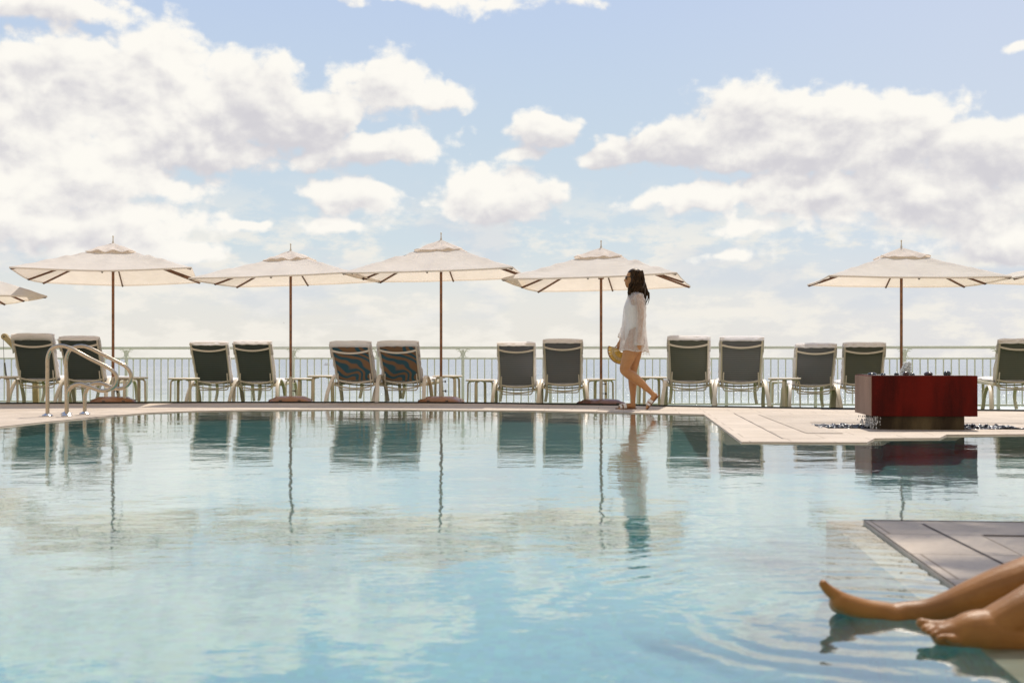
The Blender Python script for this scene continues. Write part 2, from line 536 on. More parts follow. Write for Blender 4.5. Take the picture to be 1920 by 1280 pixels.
def stone_mat(name, dark=1.0, aggr=0.0):
    m, T, out = newmat(name)
    geo = T.n('ShaderNodeNewGeometry')
    P_ = geo.outputs['Position']
    n1 = T.noise(P_, 1.6, 6, 0.65)
    n2 = T.noise(P_, 14, 6, 0.7)
    n3 = T.noise(T.scale(P_, (1, 2.2, 1)), 60, 4, 0.6)
    c = T.mix(T.ss(n1, 0.3, 0.7), (0.47 * dark, 0.385 * dark, 0.30 * dark, 1), (0.57 * dark, 0.475 * dark, 0.38 * dark, 1))
    c = T.mix(T.m('MULTIPLY', T.ss(n2, 0.48, 0.75), 0.6), c, (0.40 * dark, 0.33 * dark, 0.27 * dark, 1))
    c = T.mix(T.m('MULTIPLY', T.ss(n3, 0.58, 0.72), 0.5 + aggr * 0.4), c, (0.30 * dark, 0.25 * dark, 0.20 * dark, 1))
    # slab joints, a grid turned with the terrace
    mp = T.n('ShaderNodeMapping'); T.l(P_, mp.inputs[0]); mp.inputs['Rotation'].default_value = (0, 0, R(5.6))
    br = T.n('ShaderNodeTexBrick'); T.l(mp.outputs[0], br.inputs['Vector'])
    br.offset = 0.5
    br.inputs['Color1'].default_value = (1, 1, 1, 1); br.inputs['Color2'].default_value = (0.88, 0.87, 0.86, 1)
    br.inputs['Mortar'].default_value = (0.42, 0.36, 0.30, 1)
    br.inputs['Scale'].default_value = 1.0; br.inputs['Mortar Size'].default_value = 0.005
    br.inputs['Mortar Smooth'].default_value = 0.4
    br.inputs['Brick Width'].default_value = 0.62; br.inputs['Row Height'].default_value = 0.41
    c = T.mix(0.9 if not aggr else 0.25, c, T.mix(1.0, c, br.outputs[0], 'MULTIPLY'))
    b = T.n('ShaderNodeBsdfPrincipled'); T.l(c, b.inputs['Base Color'])
    b.inputs['Roughness'].default_value = 0.7
    bn = T.n('ShaderNodeBump'); bn.inputs['Distance'].default_value = 0.004 + 0.006 * aggr
    T.l(T.m('ADD', n3, T.m('MULTIPLY', n2, 0.6)), bn.inputs['Height']); T.l(bn.outputs[0], b.inputs['Normal'])
    T.l(b.outputs[0], out.inputs[0])
    return m
M['stone'] = stone_mat('coral_stone_paving')
M['stone_aggr'] = stone_mat('rough_coral_paving', 0.97, 1.0)
M['stone_near'] = stone_mat('coral_stone_near')
M['coping'] = stone_mat('coral_coping', 1.05)
M['joint'] = pmat('dark_joint', (0.06, 0.04, 0.03, 1), 0.8, 0.3, 20)
M['ledge'] = pmat('wet_coping', (0.62, 0.52, 0.41, 1), 0.6, 0.15, 3)

def water_mat():
    m, T, out = newmat('pool_water')
    geo = T.n('ShaderNodeNewGeometry')
    P_ = geo.outputs['Position']
    h1 = T.noise(T.scale(P_, (1.0, 1.25, 1)), 3.4, 2, 0.5, 0.5)
    h2 = T.noise(T.scale(P_, (1.0, 1.5, 1)), 10.0, 3, 0.5, 0.3)
    h3 = T.noise(T.scale(P_, (0.8, 1.0, 1)), 1.1, 2, 0.5)
    h4 = T.noise(T.scale(P_, (1.0, 1.2, 1)), 30.0, 2, 0.5)
    h = T.m('MULTIPLY', h1, 0.0006)
    h = T.m('ADD', h, T.m('MULTIPLY', h2, 0.00085))
    h = T.m('ADD', h, T.m('MULTIPLY', h3, 0.0004))
    h = T.m('ADD', h, T.m('MULTIPLY', h4, 0.00010))
    # rings spreading from the feet at the surface
    dv = T.vm('SUBTRACT', P_, (0.90, 2.72, -0.007))
    r_ = T.vm('LENGTH', T.vm('MULTIPLY', dv, (1, 1, 0)))
    r_w = T.m('ADD', r_, T.m('MULTIPLY', T.noise(P_, 3.0, 3, 0.5), 0.22))
    ring = T.m('SINE', T.m('MULTIPLY', r_w, 2 * PI / 0.115))
    fall = T.m('MULTIPLY', T.ss(r_, 1.5, 0.25), T.ss(r_, 0.1, 0.3))
    h = T.m('ADD', h, T.m('MULTIPLY', T.m('MULTIPLY', ring, fall), 0.0005))
    bn = T.n('ShaderNodeBump'); bn.inputs['Strength'].default_value = 1.0; bn.inputs['Distance'].default_value = 1.0
    T.l(h, bn.inputs['Height'])
    N_ = bn.outputs[0]
    fr = T.n('ShaderNodeFresnel'); fr.inputs[0].default_value = 1.38; T.l(N_, fr.inputs['Normal'])
    gl = T.n('ShaderNodeBsdfGlossy'); gl.inputs['Roughness'].default_value = 0.0; gl.inputs['Color'].default_value = (1, 1, 1, 1); T.l(N_, gl.inputs['Normal'])
    rf = T.n('ShaderNodeBsdfRefraction'); rf.inputs['Roughness'].default_value = 0.0; rf.inputs['IOR'].default_value = 1.33; rf.inputs['Color'].default_value = (0.84, 0.97, 0.97, 1); T.l(N_, rf.inputs['Normal'])
    mx = T.n('ShaderNodeMixShader'); T.l(T.m('POWER', fr.outputs[0], 0.54), mx.inputs[0]); T.l(rf.outputs[0], mx.inputs[1]); T.l(gl.outputs[0], mx.inputs[2])
    T.l(mx.outputs[0], out.inputs[0])
    return m
M['water'] = water_mat()

def tile_mat():
    m, T, out = newmat('pool_plaster')
    geo = T.n('ShaderNodeNewGeometry'); P_ = geo.outputs['Position']
    vor = T.n('ShaderNodeTexVoronoi', feature='F1', distance='CHEBYCHEV'); T.l(P_, vor.inputs['Vector']); vor.inputs['Scale'].default_value = 38.0; vor.inputs['Randomness'].default_value = 0.0
    c = T.mix(T.ss(T.noise(P_, 1.3, 4, 0.5), 0.3, 0.7), (0.125, 0.40, 0.40, 1), (0.18, 0.48, 0.48, 1))
    hs = T.n('ShaderNodeHueSaturation'); T.l(c, hs.inputs['Color'])
    sp = T.n('ShaderNodeSeparateColor'); T.l(vor.outputs['Color'], sp.inputs[0])
    T.l(T.lin(sp.outputs[0], 0, 1, 0.465, 0.54), hs.inputs['Hue']); T.l(T.lin(sp.outputs[1], 0, 1, 0.88, 1.12), hs.inputs['Value'])
    b = T.n('ShaderNodeBsdfPrincipled'); T.l(hs.outputs[0], b.inputs['Base Color']); b.inputs['Roughness'].default_value = 0.6
    T.l(b.outputs[0], out.inputs[0])
    return m
M['tile'] = tile_mat()

def sea_mat():
    m, T, out = newmat('sea_water')
    geo = T.n('ShaderNodeNewGeometry'); P_ = geo.outputs['Position']
    sp = T.n('ShaderNodeSeparateXYZ'); T.l(P_, sp.inputs[0])
    Y = sp.outputs[1]
    wv = T.noise(T.scale(P_, (0.6, 1.0, 1)), 0.20, 6, 0.6, 0.5)
    wv2 = T.noise(T.scale(P_, (0.22, 1.0, 1)), 0.045, 5, 0.6, 0.3)
    wv3 = T.noise(T.scale(P_, (0.8, 1.0, 1)), 1.3, 5, 0.65)
    wv4 = T.noise(T.scale(P_, (0.25, 1.0, 1)), 0.012, 5, 0.6)
    fade = T.ss(Y, 700, 110)
    h = T.m('ADD', T.m('MULTIPLY', T.m('MULTIPLY', wv, 1.0), fade), T.m('ADD', T.m('MULTIPLY', wv2, 2.6), T.m('MULTIPLY', wv3, 0.16)))
    h = T.m('ADD', h, T.m('MULTIPLY', wv4, 5.0))
    bn = T.n('ShaderNodeBump'); bn.inputs['Strength'].default_value = 1.0; bn.inputs['Distance'].default_value = 1.0; T.l(h, bn.inputs['Height'])
    green = T.ss(Y, 230, 120)
    base = T.mix(green, (0.30, 0.325, 0.345, 1), (0.36, 0.43, 0.39, 1))
    base = T.mix(T.m('MULTIPLY', T.ss(wv2, 0.45, 0.62), 0.4), base, (0.21, 0.24, 0.265, 1))
    base = T.mix(T.m('MULTIPLY', T.m('MULTIPLY', T.ss(wv, 0.50, 0.62), fade), 0.55), base, (0.10, 0.15, 0.17, 1))
    foam = T.m('MULTIPLY', T.ss(T.m('ADD', wv, T.m('MULTIPLY', wv2, 0.6)), 0.80, 0.92), T.ss(Y, 175, 115))
    foam2 = T.ss(T.m('ADD', Y, T.m('MULTIPLY', wv2, 26)), 147, 139)
    foam = T.m('MAXIMUM', foam, T.m('MULTIPLY', foam2, 0.8))
    base = T.mix(foam, base, (0.75, 0.77, 0.75, 1))
    b = T.n('ShaderNodeBsdfPrincipled'); T.l(base, b.inputs['Base Color'])
    T.l(T.m('MULTIPLY_ADD', foam, 0.5, T.lin(Y, 100, 900, 0.14, 0.34)), b.inputs['Roughness']); b.inputs['IOR'].default_value = 1.33
    T.l(bn.outputs[0], b.inputs['Normal'])
    T.l(b.outputs[0], out.inputs[0])
    return m
M['sea'] = sea_mat()
M['turf'] = pmat('artificial_turf', (0.13, 0.20, 0.04, 1), 0.9, 0.5, 30, bump=0.02, bscale=120)
M['sand'] = pmat('beach_sand', (0.62, 0.52, 0.38, 1), 0.9, 0.15, 2, bump=0.05, bscale=3)

# ------------------------------------------------------------------ setting: deck, pool, turf, sea
W_Z = -0.007
pool = [(-5.75, 1.0), (1.00, 1.0), (1.20, 3.05), (1.34, 4.34), (6.5, 3.85), (6.45, 9.4), (4.30, 9.56), (3.63, 9.50),
        (3.42, 9.10), (2.89, 9.06), (2.69, 8.62), (1.75, 8.67), (2.18, 12.92), (0.956, 13.55), (0.26, 13.85), (-0.9, 14.05), (-2.12, 14.15),
        (-3.2, 14.0), (-3.85, 13.72), (-4.25, 13.3), (-4.48, 12.5), (-4.68, 11.4), (-4.78, 10.5)]
kz = (CH - W_Z) / 0.65
pool = pool[:5] + [(x * kz, y * kz) for x, y in pool[5:]]
def offset_poly(poly, d):
    n = len(poly); out = []
    for i in range(n):
        p0, p1, p2 = Vector(poly[i - 1]), Vector(poly[i]), Vector(poly[(i + 1) % n])
        e1 = (p1 - p0).normalized(); e2 = (p2 - p1).normalized()
        n1 = Vector((-e1.y, e1.x)); n2 = Vector((-e2.y, e2.x))
        b = (n1 + n2)
        b = b / max(0.45, b.dot(n1))
        out.append(tuple(p1 + b * d))
    return out
inner = offset_poly(pool, 0.12)      # CCW polygon: positive goes inward
deck_outer = [(-14, -3), (14, -3), (14, 12.2), (7.5, 12.9), (5.6, 13.36), (3.9, 13.84), (2.6, 14.3), (2.0, 14.55), (1.6, 14.8), (0.64, 15.12), (-0.44, 15.52),
              (-1.9, 15.74), (-3.8, 15.74), (-6.9, 15.4), (-14, 15.0)]
def filled(name, outer, holes, z, mat, **kw):
    bm = bmesh.new(); edges = []
    for loop in [outer] + holes:
        vs = [bm.verts.new((p[0], p[1], z)) for p in loop]
        for a, b in zip(vs, vs[1:] + vs[:1]): edges.append(bm.edges.new((a, b)))
    bmesh.ops.triangle_fill(bm, use_beauty=True, use_dissolve=False, edges=edges)
    for f_ in bm.faces:
        if f_.normal.z < 0: f_.normal_flip()
    me = bpy.data.meshes.new(name); bm.to_mesh(me); bm.free()
    me.materials.append(mat)
    o = bpy.data.objects.new(name, me); COL.objects.link(o)
    return o
# deck with a recess for the pebbles round the fountain
FT = Vector((3.116, 9.85)); fa = Vector((0.995, -0.098)); fb = Vector((0.098, 0.995))   # fountain front left corner and its axes
def fpt(a, b): return FT + fa * a + fb * b
rec = [fpt(-0.42, 0.15), fpt(1.36, 0.15), fpt(1.36, 0.78), fpt(-0.42, 0.78)]
rec = [(p.x, p.y) for p in rec]
deck = filled('pool_deck', deck_outer, [pool, rec], 0.0, M['stone']); tag(deck, kind='structure')
mb = MB()
def skirt(mb, loop, z0, z1):
    n = len(loop)
    vs = [(p[0], p[1], z0) for p in loop] + [(p[0], p[1], z1) for p in loop]
    mb.add(vs, [(i, (i + 1) % n, n + (i + 1) % n, n + i) for i in range(n)])
skirt(mb, deck_outer, -0.0, -5.2)
skirt(mb, rec, 0.0, -0.03)
mb.add([(p[0], p[1], -0.03) for p in rec], [(0, 1, 2, 3)])
o = mb.build('deck_edge', M['joint'], smooth=False); tag(o, kind='structure')
# submerged coping ledge and basin
mb = MB()
n = len(pool)
z_a, z_b = -0.009, -0.045
skirt(mb, pool, 0.0, z_a)
mb.add([(p[0], p[1], z_a) for p in pool] + [(p[0], p[1], z_b) for p in inner], [(i, (i + 1) % n, n + (i + 1) % n, n + i) for i in range(n)])
o = mb.build('pool_coping', M['ledge'], smooth=False); tag(o, kind='structure')
ledge = o
mb = MB()
skirt(mb, inner, z_b, -1.25)
o = mb.build('pool_wall', M['tile'], smooth=False); tag(o, kind='structure'); pool_wall = o
pool_floor = filled('pool_floor', inner, [], -1.25, M['tile'])
pool_floor.data.polygons.foreach_set('use_smooth', [True] * len(pool_floor.data.polygons)); tag(pool_floor, kind='structure')
# the water sheet carries its low ripples as real geometry, so that the sun draws caustics on the floor
wlim = offset_poly(pool, -0.09)
def inside(x, y, poly):
    c = False; j = len(poly) - 1
    for i in range(len(poly)):
        xi, yi = poly[i]; xj, yj = poly[j]
        if (yi > y) != (yj > y) and x < (xj - xi) * (y - yi) / (yj - yi) + xi: c = not c
        j = i
    return c
gx0, gx1, gy0, gy1, gs = -5.9, 6.6, 0.88, 13.9, 0.032
nx, ny = int((gx1 - gx0) / gs), int((gy1 - gy0) / gs)
idx = {}; vs = []; fs = []
okc = [[inside(gx0 + (i + .5) * gs, gy0 + (j + .5) * gs, wlim) for i in range(nx)] for j in range(ny)]
def wz(x, y):
    h = 0.0011 * mnoise.noise(Vector((x * 3.1, y * 3.8, 0.3))) + 0.0018 * mnoise.noise(Vector((x * 1.0, y * 1.15, 5.0))) + 0.00042 * mnoise.noise(Vector((x * 7.0, y * 8.5, 9.0)))
    return W_Z + h
def wv_(i, j):
    if (i, j) not in idx:
        x, y = gx0 + i * gs, gy0 + j * gs
        idx[(i, j)] = len(vs); vs.append((x, y, wz(x, y)))
    return idx[(i, j)]
for j in range(ny):
    for i in range(nx):
        if okc[j][i]: fs.append((wv_(i, j), wv_(i + 1, j), wv_(i + 1, j + 1), wv_(i, j + 1)))
me = bpy.data.meshes.new('pool_water'); me.from_pydata(vs, [], fs); me.materials.append(M['water'])
me.polygons.foreach_set('use_smooth', [True] * len(me.polygons))
water = bpy.data.objects.new('pool_water', me); COL.objects.link(water); tag(water, kind='structure')
for o_, a_ in ((water, 'is_caustics_caster'), (pool_floor, 'is_caustics_receiver'), (pool_wall, 'is_caustics_receiver'), (ledge, 'is_caustics_receiver')):
    try: setattr(o_.cycles, a_, True)
    except Exception as ex: print('caustics', ex)

# dry coping band and dark expansion joint laid on the deck, following the pool
cop_out = offset_poly(pool, -0.34)
j_out = offset_poly(pool, -0.352)
agg_in = offset_poly(pool, -0.72)
def band(name, A, B, z, mat, rng):
    mb = MB()
    for i in rng:
        j = (i + 1) % len(A)
        mb.add([(*A[i], z), (*A[j], z), (*B[j], z), (*B[i], z)], [(0, 1, 2, 3)])
    o = mb.build(name, mat, smooth=False)
    bm = bmesh.new(); bm.from_mesh(o.data)
    for f_ in bm.faces:
        if f_.normal.z < 0: f_.normal_flip()
    bm.to_mesh(o.data); bm.free()
    return tag(o, kind='structure')
band('deck_coping', pool, cop_out, 0.004, M['coping'], range(len(pool)))
band('deck_joint', cop_out, j_out, 0.0045, M['joint'], [5, 6, 10, 11])
# rough paving panels behind the corner
agg = [(2.65, 8.98 + 0.0), (2.95, 12.2), (4.6, 11.4), (6.9, 10.9), (6.9, 10.62), (4.7, 10.75), (2.98, 11.0), (2.9, 9.5)]
agg = [(2.42, 9.35), (2.72, 9.33), (2.85, 10.9), (5.4, 10.7), (5.5, 11.2), (4.6, 11.6), (3.4, 12.1), (2.70, 12.5)]
o = filled('rough_paving', agg, [], 0.004, M['stone_aggr']); tag(o, kind='structure')
# near deck slabs wide dark joints
mb = MB()
def strip(p, q, w, z=0.005):
    p = Vector(p); q = Vector(q); d = (q - p).normalized(); s_ = Vector((-d.y, d.x)) * w / 2
    mb.add([(*(p - s_), z), (*(q - s_), z), (*(q + s_), z), (*(p + s_), z)], [(0, 1, 2, 3)])
a_ = gnd(1730, 984); b_ = gnd(1882, 1060)
dn = (b_ - a_).normalized()
strip((a_.x, a_.y), (a_.x + dn.x * 3.2, a_.y + dn.y * 3.2), 0.012)
a_ = gnd(1612, 976.5)
strip((a_.x + 0.01, a_.y), (a_.x + 5, a_.y - 0.47), 0.02)
for py in (1012, 1056):
    a_ = gnd(1650 + (py - 1000) * 1.4, py)
o = mb.build('slab_joint', M['joint'], smooth=False); tag(o, kind='structure')

# turf: falls away from the deck towards the fence
mb = MB()
back = [p for p in deck_outer[2:]]
def fenceY(x): return 19.5 - 0.098 * x
vs = []; fs = []
back2 = [(14, 12.2)] + back[1:]
for p in back2:
    y0 = p[1] - 0.01
    ye = fenceY(p[0]) + 0.9
    for t in (0, 0.08, 0.5, 1.0):
        y = y0 + (ye - y0) * t
        z = 0.020 - (y - y0) * 0.060
        vs.append((p[0], y, z))
for i in range(len(back2) - 1):
    for j in range(3):
        a = i * 4 + j
        fs.append((a, a + 4, a + 5, a + 1))
mb.add(vs, fs)
o = mb.build('turf', M['turf'], smooth=False); tag(o, kind='structure')
bm = bmesh.new(); bm.from_mesh(o.data)
for f_ in bm.faces:
    if f_.normal.z < 0: f_.normal_flip()
bm.to_mesh(o.data); bm.free()
def turf_z(x, y):
    # height of the turf under (x, y)
    for a, b in zip(back2, back2[1:]):
        if b[0] <= x <= a[0]:
            t = (x - a[0]) / (b[0] - a[0]); y0 = a[1] + (b[1] - a[1]) * t - 0.01
            return 0.020 - (y - y0) * 0.060
    return -0.1
# dark edging strip between paving and turf
mb = MB()
mb.tube([(p[0], p[1] - 0.03, 0.0) for p in deck_outer[3:-1]], 1, 8, flat=(0.02, 0.013))
o = mb.build('turf_edging', pmat('black_edging', (0.012, 0.013, 0.010, 1), 0.8, 0.3, 20), smooth=False); tag(o, kind='structure')
# terrace retaining wall and sea
mb = MB()
mb.add([(-14, fenceY(-14) + 0.9, -0.35), (14, fenceY(14) + 0.9, -0.35), (14, fenceY(14) + 0.9, -5.2), (-14, fenceY(-14) + 0.9, -5.2)], [(0, 1, 2, 3)])
mb.add([(-14, fenceY(-14) + 0.9, -0.35), (-14, -3, -0.0), (-14, -3, -5.2), (-14, fenceY(-14) + 0.9, -5.2)], [(0, 1, 2, 3)])
mb.add([(14, fenceY(14) + 0.9, -0.35), (14, -3, -0.0), (14, -3, -5.2), (14, fenceY(14) + 0.9, -5.2)], [(0, 1, 2, 3)])
o = mb.build('retaining_wall', M['stone_near'], smooth=False); tag(o, kind='structure')
mb = MB()
ys = [60, 90, 120, 160, 240, 400, 800, 2000, 6000, 15000, 45000]
xs = [-1, -0.5, 0, 0.5, 1]
vs = [(x * (400 + y * 1.3), y, -5.0) for y in ys for x in xs]
fs = [(j * 5 + i, j * 5 + i + 1, (j + 1) * 5 + i + 1, (j + 1) * 5 + i) for j in range(len(ys) - 1) for i in range(4)]
mb.add(vs, fs)
o = mb.build('sea', M['sea'], smooth=False, fixn=False); tag(o, kind='structure')
mb = MB()
mb.add([(-900, -400, -5.1), (900, -400, -5.1), (900, 66, -5.1), (-900, 66, -5.1)], [(0, 1, 2, 3)])
mb.add([(-900, 60, -4.98), (900, 60, -4.98), (900, 122, -4.99), (300, 126, -4.99), (100, 121, -4.99), (20, 125, -4.99), (-60, 120, -4.99), (-300, 124, -4.99), (-900, 122, -4.99)], [tuple(range(9))])
o = mb.build('beach', M['sand'], smooth=False, fixn=False); tag(o, kind='structure')

# ------------------------------------------------------------------ fence
fence = empty('fence', (0, 19.5, 0)); tag(fence, 'long pale green metal railing with thin balusters and scrolled ornaments in front of the sea', 'fence')
posts_px = [75, 237, 394, 550, 709, 868, 1032, 1196, 1362, 1529, 1696, 1872, 2052]
FA = math.atan(-0.098)
def fp(px):
    u = (px - 960) / F
    X = u * 19.5 / (1 + 0.098 * u)
    return Vector((X, 19.5 - 0.098 * X, 0))
PX = [fp(p) for p in posts_px]
PX = [PX[0] - (PX[1] - PX[0])] + PX
off = Vector((0, 19.5, 0))
ZT, ZM, ZB = 0.812, 0.612, -0.150
rotF = Matrix.Rotation(FA, 3, 'Z')
def rail(name, z, h, d, mat):
    mb = MB(); a, b = PX[0], PX[-1]; c = (a + b) / 2 - off
    mb.box((c.x, c.y, z - h / 2), ((b - a).length, d, h), rotF)
    return mb.build(name, mat, fence, smooth=False, bevel=0.004)
rail('top_rail', ZT + 0.008, 0.047, 0.06, M['fence'])
rail('mid_rail', ZM + 0.016, 0.030, 0.035, M['fence'])
rail('bottom_rail', ZB + 0.012, 0.030, 0.035, M['fence'])
for i, p in enumerate(PX):
    mb = MB(); zg = turf_z(p.x, p.y) - 0.05
    c = p - off
    mb.box((c.x, c.y, (ZT - 0.05 + zg) / 2), (0.048, 0.048, ZT - 0.05 - zg), rotF)
    po = mb.build('post', M['fence'], fence, smooth=False, bevel=0.003)
    for sgn in (-1, 1):
        mb = MB()
        for pts, r0 in (([(0.03, 0.055), (0.045, 0.115), (0.085, 0.140), (0.125, 0.125)], 0.0075),
                        ([(0.036, 0.085), (0.070, 0.108), (0.098, 0.096)], 0.006),
                        ([(0.03, 0.060), (0.040, 0.02), (0.075, -0.005), (0.092, 0.012)], 0.007)):
            pp = smoothpath([(c.x + sgn * x * math.cos(FA), c.y + sgn * x * math.sin(FA), ZM + 0.02 + z) for x, z in pts], 4)
            mb.tube(pp, [r0 * (1.25 - 0.7 * q / (len(pp) - 1)) for q in range(len(pp))], 6)
        mb.build('scroll', M['fence'], po)
for a, b in zip(PX, PX[1:]):
    mb = MB()
    for k_ in range(1, 12):
        c = a.lerp(b, k_ / 12) - off
        mb.box((c.x, c.y, (ZM - 0.012 + ZB + 0.014) / 2), (0.019, 0.019, ZM - ZB - 0.028), rotF)
    mb.build('baluster_panel', M['fence'], fence, smooth=False)

# ------------------------------------------------------------------ loungers
def make_lounger(i, pxc, pyt, pyb, wpx, yaw, sling, label, tlabel, tw=0.03, tside=0.05):
    """pxc,pyt: centre and top of the back as seen; pyb: bottom bar row; wpx: frame width at the top"""
    s_t = wpx / 0.53
    Yt = F / s_t
    lean = 0.33
    top = at(pxc, pyt, Yt)
    Yb = Yt + lean * math.cos(R(yaw))
    zb = CH + (HZ - pyb) / F * Yb
    h = R(-yaw)
    d = Vector((math.sin(R(yaw)), math.cos(R(yaw)), 0))
    org = Vector((top.x, top.y, 0)) + d * lean
    zg = turf_z(org.x, org.y)
    org.z = zg
    root = empty('sun_lounger', org, h)
    tag(root, label, 'sun lounger', 'sun loungers in a row along the railing')
    zt = top.z - zg; z0 = zb - zg - 0.03; hw = 0.265; hb = 0.25
    fr, sl = M['frame'], sling
    bdir = Vector((0, -lean, zt - z0)); bl = bdir.length; bn_ = Vector((0, bdir.z, lean)).normalized()   # normal towards the sitter
    def bp(x, t, off_=0.0):
        return Vector((x, 0, z0)) + bdir * t + bn_ * off_
    for sx in (-1, 1):
        mb = MB(); mb.tube([bp(sx * hb, -0.06), bp(sx * (hb + hw) / 2, 0.5), bp(sx * hw, 0.985), bp(sx * hw, 1.0, 0.0)], 1, 8, flat=(0.0105, 0.020))
        mb.build('back_rail', fr, root)
        # arched leg
        mb = MB(); ax = sx * 0.335; sp = 0.02 * sx
        arch = [(ax + sp * 1.4, -0.27, -0.0), (ax + sp * 0.9, -0.20, 0.14), (ax, -0.10, 0.27), (ax - sp * 0.5, 0.02, 0.355), (ax - sp * 0.7, 0.13, 0.375), (ax - sp * .5, 0.25, 0.34), (ax, 0.36, 0.24), (ax, 0.45, 0.10), (ax + sp * 0.3, 0.50, 0.0)]
        pp = smoothpath(arch, 5)
        mb.tube(pp, 1, 8, flat=(0.026, 0.012), up=(0, 0, 1))
        mb.build('leg', fr, root)
        mb = MB()
        pp = smoothpath([(sx * 0.29, 1.30, 0.33), (sx * 0.295, 1.42, 0.28), (sx * 0.30, 1.47, 0.14), (sx * 0.32, 1.44, 0.0)], 5)
        mb.tube(pp, 1, 8, flat=(0.024, 0.013))
        mb.build('leg', fr, root)
        mb = MB(); mb.tube([(sx * 0.295, -0.10, z0 - 0.035), (sx * 0.295, 0.6, z0 - 0.03), (sx * 0.295, 1.45, z0 - 0.02)], 1, 8, flat=(0.014, 0.024))
        mb.build('seat_rail', M['frame2'], root)
    mb = MB()
    def sfn(u, v):
        x = (u * 2 - 1); w = (hb + (hw - hb) * v) - 0.008
        sag = 0.012 * (1 - x * x) * math.sin(PI * min(1, v + 0.05))
        return bp(x * w, 0.03 + v * 0.955, sag + 0.004)
    mb.grid(sfn, 8, 8)
    sb = mb.build('back_sling', sl, root)
    mb = MB()
    mb.tube(smoothpath([bp(-hw, 1.0, 0.01), bp(-hw * 0.98, 1.012, 0.012), bp(0, 1.008, 0.02), bp(hw * 0.98, 1.012, 0.012), bp(hw, 1.0, 0.01)], 4), 0.011, 8)
    mb.build('top_bar', fr, root)
    for t, dr, nm in ((0.90, 0.038, 'crossbar'), (0.055, 0.035, 'crossbar')):
        mb = MB(); w = hb + (hw - hb) * t
        pts = [bp(x * w, t - dr * (1 - x * x) / bl, -0.014 - 0.012 * (1 - x * x)) for x in [q / 6 - 1 for q in range(13)]]
        mb.tube(pts, 1, 8, flat=(0.0085, 0.014)); mb.build(nm, fr, root)
    # recline bracket
    mb = MB(); zl = z0 - 0.115
    pts = smoothpath([bp(-hb + 0.022, 0.27, -0.03), (-hb + 0.018, -0.10, z0 + 0.03), (-hb + 0.015, -0.06, zl + 0.05), (-hb + 0.035, -0.05, zl + 0.008), (-hb + 0.08, -0.05, zl), (0, -0.05, zl), (hb - 0.08, -0.05, zl), (hb - 0.035, -0.05, zl + 0.008), (hb - 0.015, -0.06, zl + 0.05), (hb - 0.018, -0.10, z0 + 0.03), bp(hb - 0.022, 0.27, -0.03)], 5)
    mb.tube(pts, 0.0085, 8); mb.build('recline_bracket', fr, root)
    for k_, (yy, dz) in enumerate(((-0.06, 0.05), (0.55, 0.02))):
        mb = MB()
        pts = [(x * 0.29, yy, z0 - 0.045 - dz * (1 - x * x)) for x in [q / 6 - 1 for q in range(13)]]
        mb.tube(pts, 0.011, 8); mb.build('seat_crossbar', M['frame2'], root)
    mb = MB()
    mb.grid(lambda u, v: Vector(((u * 2 - 1) * 0.285, 0.01 + v * 1.40, z0 - 0.005 - 0.045 * (1 - (2 * u - 1) ** 2) * math.sin(PI * min(1, v * 1.0 + 0.12)) + 0.03 * v)), 8, 12)
    mb.build('seat_sling', M['seat'], root)
    # terry cover over the back and seat: a thing of its own, lies on the lounger
    mb = MB()
    sd_ = random.random() * 50
    def cov(u, v):
        x = u * 2 - 1
        w = 0.283 + tside * 0.25
        if v < 0.52:                       # seat part, foot end first
            q = v / 0.52
            p = Vector((x * (w - 0.01), 1.40 * (1 - q) + 0.05 * q, z0 + 0.004)); nn = Vector((0, 0, 1))
        else:
            q = (v - 0.52) / 0.48
            p = bp(x * w, 0.03 + q * (0.985 + tw), 0.034 + 0.01 * q); nn = bn_.copy()
        wr = mnoise.noise(Vector((x * 3 + sd_, v * 14, sd_))) * 0.008
        nn = nn.normalized()
        return p + nn * wr + Vector((mnoise.noise(Vector((sd_, v * 22, x * 1.5))) * 0.012 * abs(x) ** 3, 0, 0)), nn
    mb.slab(cov, lambda u, v: 0.045 * (1 - abs(2 * u - 1) ** 6 * 0.6) + 0.012 * mnoise.noise(Vector((u * 4, v * 18, sd_))), 12, 40)
    tw_o = mb.build('terry_cover', M['towel'], None)
    tw_o.location = org; tw_o.rotation_euler = (0, 0, h)
    tag(tw_o, tlabel, 'towel', 'white terry covers on the sun loungers')
    # pocket of the cover pulled over the top of the back, its edge showing on the camera side
    mb = MB()
    ring = []
    ww = 0.276 + tside * 0.35
    prof = []
    for (dn_, t) in ((0.030, 0.72), (0.050, 0.86), (0.052, 0.97), (0.045, 1.0 + tw * 1.3), (0.022, 1.012 + tw * 1.75), (-0.004, 1.008 + tw * 1.5), (-0.020, 1.0 + tw * 0.9), (-0.025, 1.0 + tw * 0.1 + 0.004)):
        row = []
        for q in range(17):
            x = q / 8 - 1
            e = (1 - abs(x) ** 7)
            bulge = tside * 0.45 * math.sin(PI * min(1, max(0, (t - 0.62) / 0.42))) if t < 1.04 else 0
            row.append(bp(x * (ww + bulge * 0.5) , t - tw * 0.9 * (1 - e) + 0.010 * mnoise.noise(Vector((x * 4, t * 6, sd_))), dn_ * (0.45 + 0.55 * e) + 0.012 * mnoise.noise(Vector((x * 5 + 3, t * 9, sd_)))))
        prof.append(row)
    mb.loft(prof, closed=False, caps=False)
    po_ = mb.build('cover_pocket', M['towel'], tw_o)
    sm_ = po_.modifiers.new('t', 'SOLIDIFY'); sm_.thickness = 0.010
    return root

